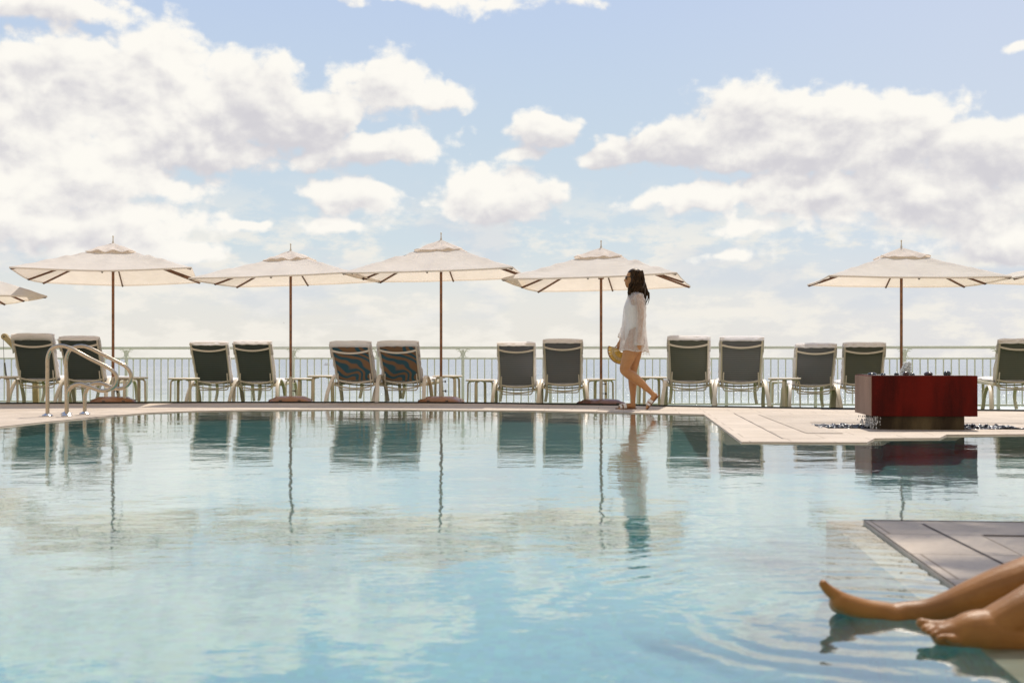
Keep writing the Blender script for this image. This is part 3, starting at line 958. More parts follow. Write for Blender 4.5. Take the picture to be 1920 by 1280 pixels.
NEXT = {
 0: ('sun lounger', ),
}
LL = [
 # px centre, top row, bottom-bar row, width, yaw, sling
 (61, 637, 708, 68.5, -8, 'sling', 'far left sun lounger behind the steel handrail with a thick rolled cover on top', 'thick white cover bulging over the top of the leftmost lounger', 0.075, 0.06),
 (147, 637, 710, 69, -2, 'sling', 'sun lounger seen through the steel pool handrail left of the first parasol pole', 'white cover hanging off the lounger right behind the steel handrail', 0.012, 0.05),
 (391, 645.5, 713, 65.6, -1, 'sling', 'dark sun lounger to the left in the pair left of the second parasol pole', 'pinkish white cover on the left lounger of the pair beside the second parasol', 0.006, 0.04),
 (472, 644.5, 713.5, 66, 1, 'sling', 'dark sun lounger standing directly left of the second parasol pole', 'crumpled white cover on the lounger directly left of the second parasol', 0.008, 0.05),
 (656, 649.5, 711, 72, 7, 'sling_shot', 'sun lounger with shimmering blue and brown back, the left one of the two', 'white cover rolled high over the left shimmering blue brown lounger', 0.055, 0.05),
 (745, 648.5, 712, 71, 7, 'sling_shot', 'sun lounger with shimmering blue and brown back just left of the tallest parasol base', 'rumpled white cover over the shimmering lounger next to the tallest parasol', 0.045, 0.06),
 (968, 647, 721, 67, 2, 'sling_blue', 'striped grey sun lounger right beside the low round table between third and fourth parasols', 'smooth white cover on the striped grey lounger beside the low round table', 0.006, 0.03),
 (1055, 642, 717, 69, 4, 'sling_blue', 'striped blue grey sun lounger directly left of the fourth parasol pole', 'white cover on the blue grey lounger directly left of the fourth parasol pole', 0.010, 0.03),
 (1291, 636.5, 712, 73, 10, 'sling_mid', 'tall dark green grey sun lounger first to the right of the walking woman', 'white cover bunched on both corners of the lounger right of the walking woman', 0.012, 0.04),
 (1391, 637.5, 712.5, 75, 8, 'sling_blue', 'tall grey sun lounger second to the right of the walking woman', 'white cover on the second lounger right of the walking woman', 0.012, 0.035),
 (1530, 650, 719, 70, 8, 'sling_blue', 'lower blue grey sun lounger behind the flat cream side table left of the red fountain', 'white cover bulging left on the lower lounger behind the cream side table', 0.006, 0.045),
 (1621, 649, 717, 70.4, 11, 'sling_mid', 'dark sun lounger half hidden behind the red fountain', 'white cover on the lounger half hidden behind the red fountain', 0.010, 0.045),
 (1914, 642, 711, 73, 12, 'sling_mid', 'dark green sun lounger cut by the right edge of the photo', 'white cover on the lounger at the right edge of the photo', 0.006, 0.04),
]
for i, a in enumerate(LL):
    make_lounger(i, a[0], a[1], a[2], a[3], a[4], M[a[5]], a[6], a[7], a[8], a[9])

# ------------------------------------------------------------------ side tables
def make_table():
    root = empty('side_table')
    mb = MB(); mb.lathe([(0.19, -0.026), (0.215, -0.028), (0.226, -0.02), (0.228, -0.008), (0.220, 0.0), (0.0, 0.0)][:5], 36)
    mb.build('table_top', M['frame'], root)
    for k_ in range(4):
        a = 2 * PI * k_ / 4 + 0.5
        ca, sa = math.cos(a), math.sin(a)
        mb = MB()
        pp = smoothpath([(0.10, -0.034), (0.165, -0.036), (0.197, -0.055), (0.205, -0.10), (0.207, -0.25), (0.215, -0.46)], 4)
        pts = [(x * ca, x * sa, z) for x, z in pp]
        mb.tube(pts, 1, 8, flat=(0.021, 0.009))
        mb.build('leg', M['frame2'], root)
    return root
TT = [
 (4, 705, 62, 0.3, 'round cream side table cut by the left edge of the photo'),
 (247, 706.5, 60, 0.9, 'round cream side table right of the first parasol pole, seen through the handrail'),
 (345, 708, 58, 0.2, 'round cream side table left of the dark lounger pair, open railing on its left'),
 (562, 708.5, 56, 1.2, 'round cream side table right of the second parasol pole, partly behind another table'),
 (605, 703.5, 57, 0.5, 'slightly higher round cream side table touching the left shimmering lounger'),
 (839, 703.5, 57, 0.1, 'round cream side table behind the pole of the tallest parasol'),
 (901, 711, 56, 0.75, 'lowest round cream side table right of the tallest parasol, beside a striped lounger'),
 (1126, 709.5, 56, 1.4, 'round cream side table behind the fourth parasol pole'),
 (1222, 706, 58, 0.4, 'round cream side table between the walking woman and the lounger on her right'),
 (1471, 708, 61, 0.78, 'flat cream side table in front of the lower lounger left of the fountain'),
 (1464, 714.5, 50, 0.0, 'small cream side table behind the flat one, left of the fountain'),
 (1836, 711, 54, 0.4, 'cream side table just right of the red fountain'),
]
tproto = make_table()
for i, (px, py, w, rz, lab) in enumerate(TT):
    o = tproto if i == 0 else copy_tree(tproto)
    Y = F * 0.456 / w
    p = at(px, py, Y); o.location = p; o.rotation_euler = (0, 0, rz)
    tag(o, lab, 'side table', 'round side tables between the loungers')

# ------------------------------------------------------------------ parasols
def make_umbrella(px, Y, half, yaw, ze, tx, ty, finy, label, basemat, mid_drop=0.015, seed=0, partial=False, baserot=0.2):
    X0 = (px - 960) / F * Y
    zg = turf_z(X0, Y)
    root = empty('parasol', (X0, Y, zg)); tag(root, label, 'parasol', 'cream canvas parasols along the railing')
    c, s = math.cos(yaw), math.sin(yaw)
    zE = ze + CH - zg                                # edge height over the turf
    zF = CH + (HZ - finy) / F * Y - zg               # finial tip
    zA = zF - 0.20                                   # where the main canopy would come to a point
    zc = zF - 0.105                                  # crown of the vent cap
    def place(a, b, z):
        x = a * c - b * s; y = a * s + b * c
        return Vector((x, y, z + (tx * x + ty * y)))
    def canopy_z(a, b):
        m = max(abs(a), abs(b)) / half
        k_ = min(abs(a), abs(b)) / max(abs(a), abs(b), 1e-6)
        z = zA + 0.055 - (zA + 0.055 - zE) * (m ** 0.93)
        # fabric between ribs hangs a little
        ang = math.atan2(abs(b), abs(a)); q = abs(math.sin(ang * 4))
        z -= 0.014 * q * math.sin(PI * min(1, m)) + 0.006 * q * m
        z -= mid_drop * (1 - k_) * m
        return z
    def perim(t):                                     # t 0..8 round the square, unit coordinates
        side = int(t // 2) % 4; f_ = (t % 2) - 1
        return [(f_, -1), (1, f_), (-f_, 1), (-1, -f_)][side]
    NP, NR = 96, 18
    mb = MB(); rings = []
    for j in range(NR + 1):
        m = 0.135 + (1 - 0.135) * j / NR
        row = []
        for i in range(NP):
            u, v = perim(8 * i / NP)
            a, b = u * half * m, v * half * m
            z = canopy_z(a, b)
            wr = mnoise.noise(Vector((a * 2.2 + seed, b * 2.2, seed))) * 0.012
            crn = min(abs(u), abs(v))
            wr += mnoise.noise(Vector((a * 6 + seed, b * 6, 3 + seed))) * 0.034 * max(0, crn - 0.5) * 2 * (1 - abs(m - 0.45) / 0.6)
            row.append(place(a, b, z + wr * (1 if j < NR else 0.2)))
        rings.append(row)
    # hem, turned down
    rings.append([p + Vector((0, 0, -0.022)) for p in rings[-1]])
    mb.loft(rings, caps=False)
    co = mb.build('canopy', M['canopy'], root)
    # vent cap
    mb = MB(); rings = []
    hv = half * 0.285
    for j in range(9):
        m = max(0.02, j / 8)
        row = []
        for i in range(NP):
            u, v = perim(8 * i / NP)
            a, b = u * hv * m, v * hv * m
            base = canopy_z(a, b)
            zt_ = canopy_z(hv, hv) + 0.022
            z = zc + (zt_ - zc) * (m ** 1.05)
            pl = math.sin(math.atan2(v, u) * 12 + seed) * 0.006 * m
            wr = mnoise.noise(Vector((a * 9 + seed, b * 9, 7 + seed))) * 0.030 * m
            z = z + pl + wr
            if m > 0.3: z = max(z, base + 0.008)
            row.append(place(a, b, z))
        rings.append(row)
    rings.append([p + Vector((0, 0, -0.012)) for p in rings[-1]])
    mb.loft(rings, caps=False)
    mb.build('vent', M['canopy'], co)
    # finial, pole, stand
    mb = MB(); fz = zc
    mb.lathe([(0.014, fz - 0.03), (0.015, fz + 0.005), (0.009, fz + 0.03), (0.007, fz + 0.07), (0.011, fz + 0.085), (0.009, fz + 0.10), (0.002, fz + 0.106)], 12)
    mb.build('finial', M['alu'], root)
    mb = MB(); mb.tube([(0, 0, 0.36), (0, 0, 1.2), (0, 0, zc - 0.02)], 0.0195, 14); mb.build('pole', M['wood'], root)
    mb = MB(); mb.lathe([(0.045, zA - 0.10), (0.05, zA - 0.09), (0.05, zA - 0.05), (0.03, zA - 0.04)], 16); mb.build('hub', M['wood'], root)
    zs = zE - 0.02
    for k_ in range(8):
        u, v = perim(k_ + 0.0)
        pts = []
        for m in (0.03, 0.3, 0.65, 0.985):
            a, b = u * half * m, v * half * m
            pts.append(place(a, b, canopy_z(a, b) - 0.030 if m > 0.1 else zA - 0.07))
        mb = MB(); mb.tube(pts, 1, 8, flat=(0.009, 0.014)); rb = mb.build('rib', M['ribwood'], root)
        mb = MB()
        a, b = u * half * 0.52, v * half * 0.52
        mb.tube([(0.03 * (u * c - v * s), 0.03 * (u * s + v * c), zs + 0.10), place(a, b, canopy_z(a, b) - 0.045)], 1, 8, flat=(0.007, 0.011))
        mb.build('strut', M['ribwood'], rb)
        mb = MB(); a, b = u * half * 0.985, v * half * 0.985; q = place(a, b, canopy_z(a, b) - 0.026)
        mb.ell(q, (0.016, 0.016, 0.012), 8, 5); mb.build('rib_cap', M['metal'], rb)
    mb = MB(); mb.lathe([(0.024, zs + 0.06), (0.042, zs + 0.065), (0.042, zs + 0.12), (0.024, zs + 0.125)], 16); mb.build('runner', M['wood'], root)
    mb = MB(); mb.tube([(0, 0, 0.05), (0, 0, 0.37)], 0.024, 14); st = mb.build('stand_tube', M['alu'], root)
    mb = MB(); mb.tube([(0, 0, 0.30), (0.055, -0.01, 0.30)], 0.006, 8); mb.ell((0.06, -0.01, 0.30), (0.012, 0.017, 0.017), 10, 6); mb.tube([(0, 0, 0.17), (0.06, -0.012, 0.165)], 0.006, 8); mb.ell((0.066, -0.012, 0.165), (0.013, 0.02, 0.02), 10, 6)
    mb.build('clamp_knob', M['metal'], st)
    # base
    rb_ = Matrix.Rotation(baserot, 3, 'Z')
    mb = MB()
    def sq(h_, z, rr):
        out_ = []
        for i in range(48):
            a = 2 * PI * i / 48
            ca, sa = math.cos(a), math.sin(a)
            e = 0.42
            out_.append(rb_ @ Vector((math.copysign(abs(ca) ** e, ca) * h_, math.copysign(abs(sa) ** e, sa) * h_, z)))
        return out_
    mb.loft([sq(0.315, 0.0, 0), sq(0.315, 0.018, 0), sq(0.285, 0.048, 0), sq(0.235, 0.066, 0), sq(0.215, 0.080, 0), sq(0.19, 0.086, 0), sq(0.05, 0.088, 0)])
    bo = mb.build('base', basemat, root)
    mb = MB()
    for k_ in range(4):
        rot_ = Matrix.Rotation(baserot + k_ * PI / 2, 3, 'Z')
        for q in (-0.13, 0.13):
            mb.box(rot_ @ Vector((q, -0.293, 0.034)), (0.04, 0.02, 0.02), rot_)
    mb.build('base_slot', M['metal'], bo)
    return root
make_umbrella(212, 16.15, 1.144, 0.216, 1.180, 0.020, -0.017, 441.5, 'parasol with tattered vent at left, its pole rising behind the steel handrail', M['basewood'], 0.045, 1.0, baserot=0.35)
make_umbrella(545, 16.35, 1.12, -0.046, 1.130, 0.034, 0.012, 456, 'lowest cream parasol, second pole from the left, beside the dark lounger pair', M['basewood'], 0.01, 2.0, baserot=0.15)
make_umbrella(827, 16.15, 1.146, -0.103, 1.183, 0.024, 0.013, 435.5, 'tallest cream parasol standing right of the shimmering blue brown loungers', M['basewood'], 0.012, 3.0, baserot=-0.1)
make_umbrella(1127, 16.0, 1.160, -0.230, 1.064, 0.015, -0.017, 450, 'cream parasol directly left of and above the walking woman', M['basedark'], 0.015, 4.0, baserot=0.3)
make_umbrella(1690, 15.6, 1.12, -0.133, 1.061, -0.014, 0.012, 449.5, 'cream parasol rising behind the red fountain', M['basewood'], 0.015, 5.0, baserot=0.1)
make_umbrella(-138, 15.9, 1.30, 0.62, 0.85, 0.0, 0.0, 458, 'bright parasol of which only a low corner shows at the left edge', M['basewood'], 0.0, 6.0)
make_umbrella(2056, 15.0, 1.13, 0.05, 1.06, -0.01, 0.0, 455, 'parasol of which only a corner tip shows at the right edge', M['basewood'], 0.01, 7.0)

# ------------------------------------------------------------------ pool handrails
def handrail(pts, Y0, Y1, label):
    """pts: photo pixels along the tube; depth runs Y0..Y1"""
    base = gnd(pts[0][0], pts[0][1])
    root = empty('pool_handrail', base); tag(root, label, 'handrail', 'steel handrails at the pool steps')
    pp = smoothpath(pts, 7)
    L = len(pp) - 1
    P3 = []
    for i, p in enumerate(pp):
        Y = Y0 + (Y1 - Y0) * i / L
        q = at(p[0], p[1], Y); P3.append(q - base)
    P3[0].z = 0.0; P3[-1].z = 0.0
    mb = MB(); mb.tube(P3, 0.0205, 16); mb.build('rail', M['steel'], root)
    for q in (P3[0], P3[-1]):
        mb = MB(); mb.lathe([(0.060, 0.0), (0.060, 0.006), (0.050, 0.014), (0.030, 0.024), (0.022, 0.030)], 24, c=(q.x, q.y, 0.005)); mb.build('base_flange', M['flange'], root)
Yn = 0.62 * F / 109.5
handrail([(89, 780.5), (89, 740), (89, 690), (90, 668), (98, 653), (115, 648), (135, 654), (165, 670), (195, 685), (210, 694), (219, 706), (216, 722), (203, 731), (188, 732), (165, 724), (148, 720), (133, 726), (126, 742), (125.5, 780)], Yn, Yn * 1.0, 'nearer steel pool handrail, leftmost upright, looping back to the middle upright')
Yf = 0.62 * F / 105.8
handrail([(124.5, 776.8), (124.5, 740), (124, 700), (124.5, 672), (132, 655), (148, 648.5), (165, 651), (190, 663), (220, 678), (237, 688), (245.5, 702), (243, 717), (231, 727), (216, 728), (200, 722), (186, 718), (170, 722), (161, 735), (159, 750), (159, 777)], Yf, Yf, 'farther steel pool handrail ending at the right upright')

# ------------------------------------------------------------------ fountain
def corten(name, c1, c2, c3, rough, streak=1.0):
    m, T, out = newmat(name)
    tc_ = T.n('ShaderNodeTexCoord'); O = tc_.outputs['Object']
    n1 = T.noise(T.scale(O, (3.0, 3.0, 0.7)), 1.2, 5, 0.6)
    n2 = T.noise(O, 40, 6, 0.7)
    c = T.mix(T.ss(n1, 0.35, 0.68), c1, c2)
    c = T.mix(T.m('MULTIPLY', T.ss(n2, 0.55, 0.75), 0.6), c, c3)
    b = T.n('ShaderNodeBsdfPrincipled'); T.l(c, b.inputs['Base Color']); b.inputs['Roughness'].default_value = rough
    b.inputs['Coat Weight'].default_value = 0.0; b.inputs['Specular IOR Level'].default_value = 0.15 if rough > 0.5 else 0.3
    bn = T.n('ShaderNodeBump'); bn.inputs['Distance'].default_value = 0.002; T.l(n2, bn.inputs['Height']); T.l(bn.outputs[0], b.inputs['Normal'])
    T.l(b.outputs[0], out.inputs[0])
    return m
M['red'] = corten('red_stained_steel', (0.042, 0.0025, 0.001, 1), (0.13, 0.0060, 0.0020, 1), (0.15, 0.012, 0.005, 1), 0.75)
M['side_sheen'] = corten('wet_weathered_sheen', (0.20, 0.105, 0.070, 1), (0.31, 0.18, 0.125, 1), (0.06, 0.025, 0.015, 1), 0.45)  # paler than the front: sky reflection on the wet side put into colour
M['pedestal'] = corten('mossy_stone_pedestal', (0.035, 0.022, 0.012, 1), (0.15, 0.11, 0.055, 1), (0.03, 0.012, 0.006, 1), 0.6)
FW, FD, FZ0, FZ1 = 0.885, 0.70, 0.117, 0.468
fr_ = empty('fountain', (FT.x, FT.y, 0), math.atan2(-0.098, 0.995)); tag(fr_, 'square dark red fountain basin on a narrower stone pedestal, water bubbling on top', 'fountain')
mb = MB()
t_ = 0.03
# open basin: outer shell with rim and inner floor
def shell(mb, x0, x1, y0, y1, z0, z1, t):
    o_ = [(x0, y0), (x1, y0), (x1, y1), (x0, y1)]; i_ = [(x0 + t, y0 + t), (x1 - t, y0 + t), (x1 - t, y1 - t), (x0 + t, y1 - t)]
    vs = [(*p, z0) for p in o_] + [(*p, z1) for p in o_] + [(*p, z1) for p in i_] + [(*p, z1 - 0.06) for p in i_]
    fs = []
    for k_ in range(4):
        j = (k_ + 1) % 4
        fs += [(k_, j, 4 + j, 4 + k_), (4 + k_, 4 + j, 8 + j, 8 + k_), (8 + k_, 8 + j, 12 + j, 12 + k_)]
    fs += [(3, 2, 1, 0), (12, 13, 14, 15)]
    mb.add(vs, fs)
shell(mb, 0, FW, 0, FD, FZ0, FZ1, t_)
bas = mb.build('basin', M['red'], fr_, smooth=False, bevel=0.003)
mb = MB(); mb.box((-0.003, FD / 2, (FZ0 + FZ1) / 2 - 0.002), (0.006, FD - 0.006, FZ1 - FZ0 - 0.008)); mb.build('sheen_plate', M['side_sheen'], fr_, smooth=False)  # thin added face that carries the paler sheen colour
mb = MB(); mb.box((0.075 + 0.36, FD / 2, 0.04), (0.71, FD - 0.10, 0.155)); mb.build('pedestal', M['pedestal'], fr_, smooth=False, bevel=0.004)
def simple_water(name):
    m, T, out = newmat(name)
    b = T.n('ShaderNodeBsdfPrincipled'); b.inputs['Base Color'].default_value = (0.25, 0.25, 0.24, 1); b.inputs['Roughness'].default_value = 0.05
    tc_ = T.n('ShaderNodeTexCoord')
    bn = T.n('ShaderNodeBump'); bn.inputs['Distance'].default_value = 0.01; T.l(T.noise(tc_.outputs['Object'], 18, 3), bn.inputs['Height']); T.l(bn.outputs[0], b.inputs['Normal'])
    T.l(b.outputs[0], out.inputs[0]); return m
M['fwater'] = simple_water('fountain_water')
M['foam'] = pmat('white_water_foam', (0.86, 0.86, 0.84, 1), 0.3, 0.05, 30, trans=0.4)
mb = MB(); mb.grid(lambda u, v: Vector((t_ + u * (FW - 2 * t_), t_ + v * (FD - 2 * t_), FZ1 + 0.002)), 4, 4); mb.build('water_surface', M['fwater'], fr_, fixn=False)
mb = MB(); rj = random.Random(3)
for k_ in range(170):
    q = rj.random()
    r__ = (0.055 - 0.03 * q) * math.sqrt(rj.random()) * 1.0
    a = rj.random() * 2 * PI
    z = FZ1 + q * 0.115
    mb.ell((0.365 + 0.02 * q + r__ * math.cos(a), FD / 2 + r__ * math.sin(a), z), (rj.uniform(0.005, 0.013),) * 3, 8, 6)
for k_ in range(45):
    mb.ell((0.38 + rj.gauss(0, 0.05), FD / 2 + rj.gauss(0, 0.04), FZ1 + abs(rj.gauss(0.03, 0.04))), (0.003,) * 3, 6, 4)
tag(mb.build('water_jet', M['foam'], fr_), kind='stuff')
mb = MB()
for k_ in range(260):
    q = rj.random() ** 0.8
    x = -0.012 + rj.gauss(0.055, 0.03) * (1 - 0.4 * q)
    mb.ell((x, rj.uniform(0.0, 0.5), FZ0 - 0.005 - q * 0.10), (rj.uniform(0.002, 0.005), rj.uniform(0.002, 0.006), rj.uniform(0.004, 0.012)), 6, 4)
tag(mb.build('falling_water', M['foam'], fr_), kind='stuff')
M['pebble'] = pmat('wet_black_pebble', (0.018, 0.018, 0.022, 1), 0.16, 0.4, 20, spec=0.7)
M['pebble_red'] = pmat('dark_red_river_stone', (0.045, 0.015, 0.012, 1), 0.2, 0.3, 20, spec=0.6)
def stone(mb, c, r3, seed):
    b = len(mb.v); mb.ell(c, r3, 12, 8, Matrix.Rotation(seed, 3, 'Z'))
    for i in range(b, len(mb.v)):
        v = Vector(mb.v[i]); d = v - Vector(c)
        mb.v[i] = tuple(Vector(c) + d * (1 + 0.12 * mnoise.noise(d * 14 + Vector((seed, 0, 0)))))
rot_f = Matrix.Rotation(math.atan2(-0.098, 0.995), 3, 'Z')
for (x, y, rx, rz, red, lab) in ((0.10, 0.45, 0.055, 0.014, 0, 'flat grey-black stone with white froth at the left end of the fountain rim'),
                            (0.16, 0.30, 0.032, 0.012, 0, 'small dark stone second from left on the fountain rim'),
                            (0.265, 0.25, 0.022, 0.014, 0, 'dark stone just left of the bubbling water on the fountain'),
                            (0.315, 0.12, 0.028, 0.020, 1, 'dark red stone touching the left foot of the bubbling jet'),
                            (0.415, 0.30, 0.03, 0.012, 0, 'low grey stone right of the bubbling jet'),
                            (0.50, 0.10, 0.047, 0.021, 1, 'widest dark red stone on the front rim of the fountain'),
                            (0.675, 0.16, 0.038, 0.026, 0, 'tall black stone alone near the right end of the fountain')):
    mb = MB(); stone(mb, (0, 0, 0), (rx, rx * 0.7, rz), x * 10)
    o = mb.build('river_stone', M['pebble_red' if red else 'pebble'])
    q = rot_f @ Vector((x, y, 0)); o.location = (FT.x + q.x, FT.y + q.y, FZ1 + rz * 0.6)
    tag(o, lab, 'stone', 'river stones on the fountain top')
mb = MB(); rp = random.Random(11)
for k_ in range(150):
    u = rp.uniform(-0.40, 1.34); v = rp.uniform(0.17, 0.76)
    if -0.0 < u < 0.9 and v > 0.2: 
        u = rp.choice([rp.uniform(-0.40, 0.06), rp.uniform(0.82, 1.30)])
    q = fpt(u, v)
    stone(mb, (q.x, q.y, -0.012 + rp.random() * 0.016), (rp.uniform(0.018, 0.038), rp.uniform(0.014, 0.026), rp.uniform(0.010, 0.018)), rp.random() * 6)
o = mb.build('pebbles', M['pebble']); tag(o, 'loose wet black pebbles filling the sunken bed around the fountain foot', 'pebbles', kind='stuff')

# ------------------------------------------------------------------ far things
mb = MB(); bo_ = at(613, 677, 900.0); bo_.z = -5
root = empty('motor_boat', bo_); tag(root, 'tiny motor boat far out at sea left of the shimmering loungers', 'boat')
mb = MB()
mb.loft([[(x * 0.5, y, z) for x, y, z in ((-4, -1.0, .8), (4, -.9, .9), (5.0, 0, 1.1), (4, .9, .9), (-4, 1.0, .8))], [(x * 0.5, y, z) for x, y, z in ((-3.6, -.7, -.2), (3.4, -.6, -.2), (4.2, 0, -.2), (3.4, .6, -.2), (-3.6, .7, -.2))]])
mb.build('hull', M['towel'], root, smooth=False)
mb = MB(); mb.box((-0.4, 0, 1.75), (1.9, 1.5, 0.12)); [mb.tube([(x, y, 0.8), (x, y, 1.7)], 0.05, 6) for x in (-1.2, .4) for y in (-.6, .6)]
mb.build('sun_roof', M['metal'], root, smooth=False)
# bird
mb = MB(); mb.ell((0, 0, 0), (0.10, 0.30, 0.09), 8, 6)
for sx in (-1, 1):
    mb.tube([(0, 0, 0.02), (sx * 0.30, 0, 0.14), (sx * 0.62, -0.05, 0.06)], [0.6, 0.6, 0.2], 6, flat=(0.12, 0.02))
o = mb.build('bird', M['metal']); o.location = at(532, 605, 420); tag(o, 'tiny dark seabird flying left of the second parasol pole', 'bird')
# wooden davit behind the left lounger
M['oak'] = pmat('weathered_pale_wood', (0.50, 0.38, 0.20, 1), 0.6, 0.25, 10)
a0, a1 = at(9, 631, 18.3), at(33, 655, 18.3)
root = empty('wooden_arm', (a1.x, a1.y, turf_z(a1.x, a1.y))); tag(root, 'pale wooden arm with a round pulley end leaning behind the leftmost lounger', 'wooden arm')
B_ = root.location.copy()
mb = MB(); mb.tube([a0 - B_, a1 - B_, a1 - B_ + Vector((0.28, 0, -0.35)), a1 - B_ + Vector((0.30, 0, -(a1.z - B_.z)))], 1, 8, flat=(0.03, 0.045)); mb.build('arm', M['oak'], root)
mb = MB(); mb.lathe([(0.048, -0.03), (0.052, -0.025), (0.052, 0.025), (0.048, 0.03)], 20)
o = mb.build('pulley', M['oak'], root); o.rotation_euler = (R(90), 0, 0); o.location = a0 - B_
mb = MB(); mb.lathe([(0.014, -0.034), (0.014, 0.034)], 12); o2 = mb.build('axle', M['metal'], o)
c0 = at(6, 634, 18.3)
mb = MB(); mb.tube([c0 - B_, at(8, 690, 18.3) - B_, at(15, 733, 18.3) - B_], 0.004, 6); mb.tube([at(9, 680, 18.3) - B_, at(12, 705, 18.3) - B_, at(15, 733, 18.3) - B_], 0.010, 6); mb.build('hanging_cord', M['metal'], root)
mb = MB(); mb.tube([at(13, 630, 18.3) - B_, at(60, 632.5, 18.3) - B_, at(112, 637, 18.3) - B_, at(138, 640, 18.3) - B_], 0.003, 6); mb.build('taut_line', M['metal'], root)
o = None
pc = at(139, 634, 18.3)
root = empty('line_post', (pc.x, pc.y, turf_z(pc.x, pc.y))); tag(root, 'post with small dark rounded cap just showing above the second lounger', 'post')
mb = MB(); mb.tube([(0, 0, -0.02), (0, 0, pc.z - root.location.z)], 0.022, 10); mb.build('shaft', M['oak'], root)
mb = MB(); mb.ell((0, 0, pc.z - root.location.z - 0.005), (0.05, 0.05, 0.025), 14, 8); mb.build('cap', M['metal'], root)
exec_people = True

# ------------------------------------------------------------------ walking woman
WY = 0.62 * F / 96.0
S_ = F / WY
def wp(px, py, dy=0.0): return Vector(((px - 960) / S_, WY + dy, CH + (HZ - py) / S_))
wroot = empty('person', wp(1190, 767)); wroot.location.z = 0
tag(wroot, 'woman walking left in a sheer white knitted cover-up and white sandals, long dark hair', 'person')
WB = wroot.location.copy()
def chain(mb, pts, seg=16, sub=5):
    q = smoothpath([(*(wp(p[0], p[1], p[2]) - WB), p[3]) for p in pts], sub)
    mb.tube([Vector(v[:3]) for v in q], [v[3] for v in q], seg)
    mb.ell(q[0][:3], (q[0][3],) * 3, 12, 8); mb.ell(q[-1][:3], (q[-1][3],) * 3, 12, 8)
mb = MB()
# torso as lofted ellipses
def ering(px, py, hx, hy, dy=0.0, n_=24):
    c = wp(px, py, dy) - WB
    return [c + Vector((hx * math.cos(2 * PI * i / n_), hy * math.sin(2 * PI * i / n_), 0)) for i in range(n_)]
tor = [(1192, 549, .045, .055), (1193, 553, .062, .12), (1193, 558, .075, .165), (1192, 566, .092, .170), (1190, 576, .108, .150), (1189, 586, .095, .135), (1189, 596, .083, .122), (1189, 608, .088, .130), (1190, 620, .103, .155), (1191, 632, .112, .172), (1191, 645, .108, .175), (1191, 652, .09, .165)]
q = smoothpath([(a, b, c, d) for a, b, c, d in tor], 3)
mb.loft([ering(*v) for v in q])
chain(mb, [(1187, 536, 0, .042), (1190, 545, 0, .046), (1192, 553, 0, .055)])
# near (left) leg, knee lifted, foot trailing
chain(mb, [(1187, 640, -.085, .098), (1182, 655, -.09, .094), (1176, 672, -.095, .078), (1171, 685, -.10, .064), (1169.5, 693, -.10, .058), (1174, 698, -.10, .057), (1184, 705, -.10, .061), (1196, 714, -.10, .053), (1208, 725, -.10, .040), (1217, 733, -.10, .031), (1223, 739, -.10, .030)])
chain(mb, [(1226, 740, -.10, .030), (1221, 748, -.10, .030), (1215, 757, -.10, .024), (1211.5, 762, -.10, .016)])
# far (right) supporting leg
chain(mb, [(1193, 640, .085, .098), (1192, 658, .085, .088), (1190, 678, .08, .068), (1188, 692, .075, .055), (1187, 702, .07, .053), (1187.5, 714, .07, .054), (1187.5, 728, .065, .045), (1188, 742, .06, .034), (1188, 754, .06, .030), (1188, 760, .06, .032)])
chain(mb, [(1189, 762, .06, .028), (1180, 760.5, .055, .030), (1171, 763, .05, .024), (1164, 765, .05, .016)])
# toes of both feet
for k_ in range(5):
    d_ = (k_ - 2) * 0.017
    ln = [4.5, 4.2, 3.6, 3.0, 2.4][k_]
    chain(mb, [(1165, 765.3, .05 - d_, .010), (1160.5 - ln * 0.5 + 1.5, 766.0, .05 - d_, .0085)], 8, 2)
    chain(mb, [(1212, 761.5, -.10 + d_, .010), (1210.5 - ln * 0.25, 764.5 + ln * 0.15, -.10 + d_, .0085)], 8, 2)
# left arm hanging
chain(mb, [(1195, 559, -.165, .048), (1197, 570, -.19, .043), (1198, 588, -.205, .037), (1197.5, 604, -.21, .033), (1196.5, 622, -.215, .029), (1194.5, 638, -.215, .022), (1194.5, 645, -.215, .020)])
chain(mb, [(1194.5, 645, -.215, .022), (1195, 650, -.215, .026), (1194.5, 653, -.215, .024)], 12)
for k_, (dx, ln) in enumerate(((-2.6, 7.5), (-0.9, 8.6), (0.9, 8.0), (2.5, 6.6))):
    chain(mb, [(1194.5 + dx, 653.5, -.213, .0090), (1193.5 + dx * 1.05, 653.5 + ln * 0.5, -.207, .0080), (1191.8 + dx, 653.5 + ln * 0.93, -.198, .0070)], 8, 3)
chain(mb, [(1191.5, 648.5, -.215, .010), (1189.3, 653, -.210, .009), (1189.3, 657, -.205, .0075)], 8, 3)
# right arm forward to the bag
chain(mb, [(1190, 559, .165, .048), (1188, 572, .19, .043), (1185, 590, .20, .037), (1181, 606, .205, .033), (1174, 622, .20, .028), (1167, 637, .19, .021), (1164.5, 642, .19, .020)])
chain(mb, [(1164, 643, .19, .024), (1162.5, 647, .19, .025)], 12)
for k_ in range(4):
    d_ = (k_ - 1.5) * 0.020
    chain(mb, [(1162.5, 648, .19 + d_, .009), (1160.3, 651, .19 + d_, .008), (1161.6, 654, .19 + d_, .0075), (1163.5, 653, .19 + d_, .007)], 8, 3)
chain(mb, [(1165, 646, .165, .010), (1165, 650, .165, .009), (1163, 652.5, .17, .008)], 8, 3)
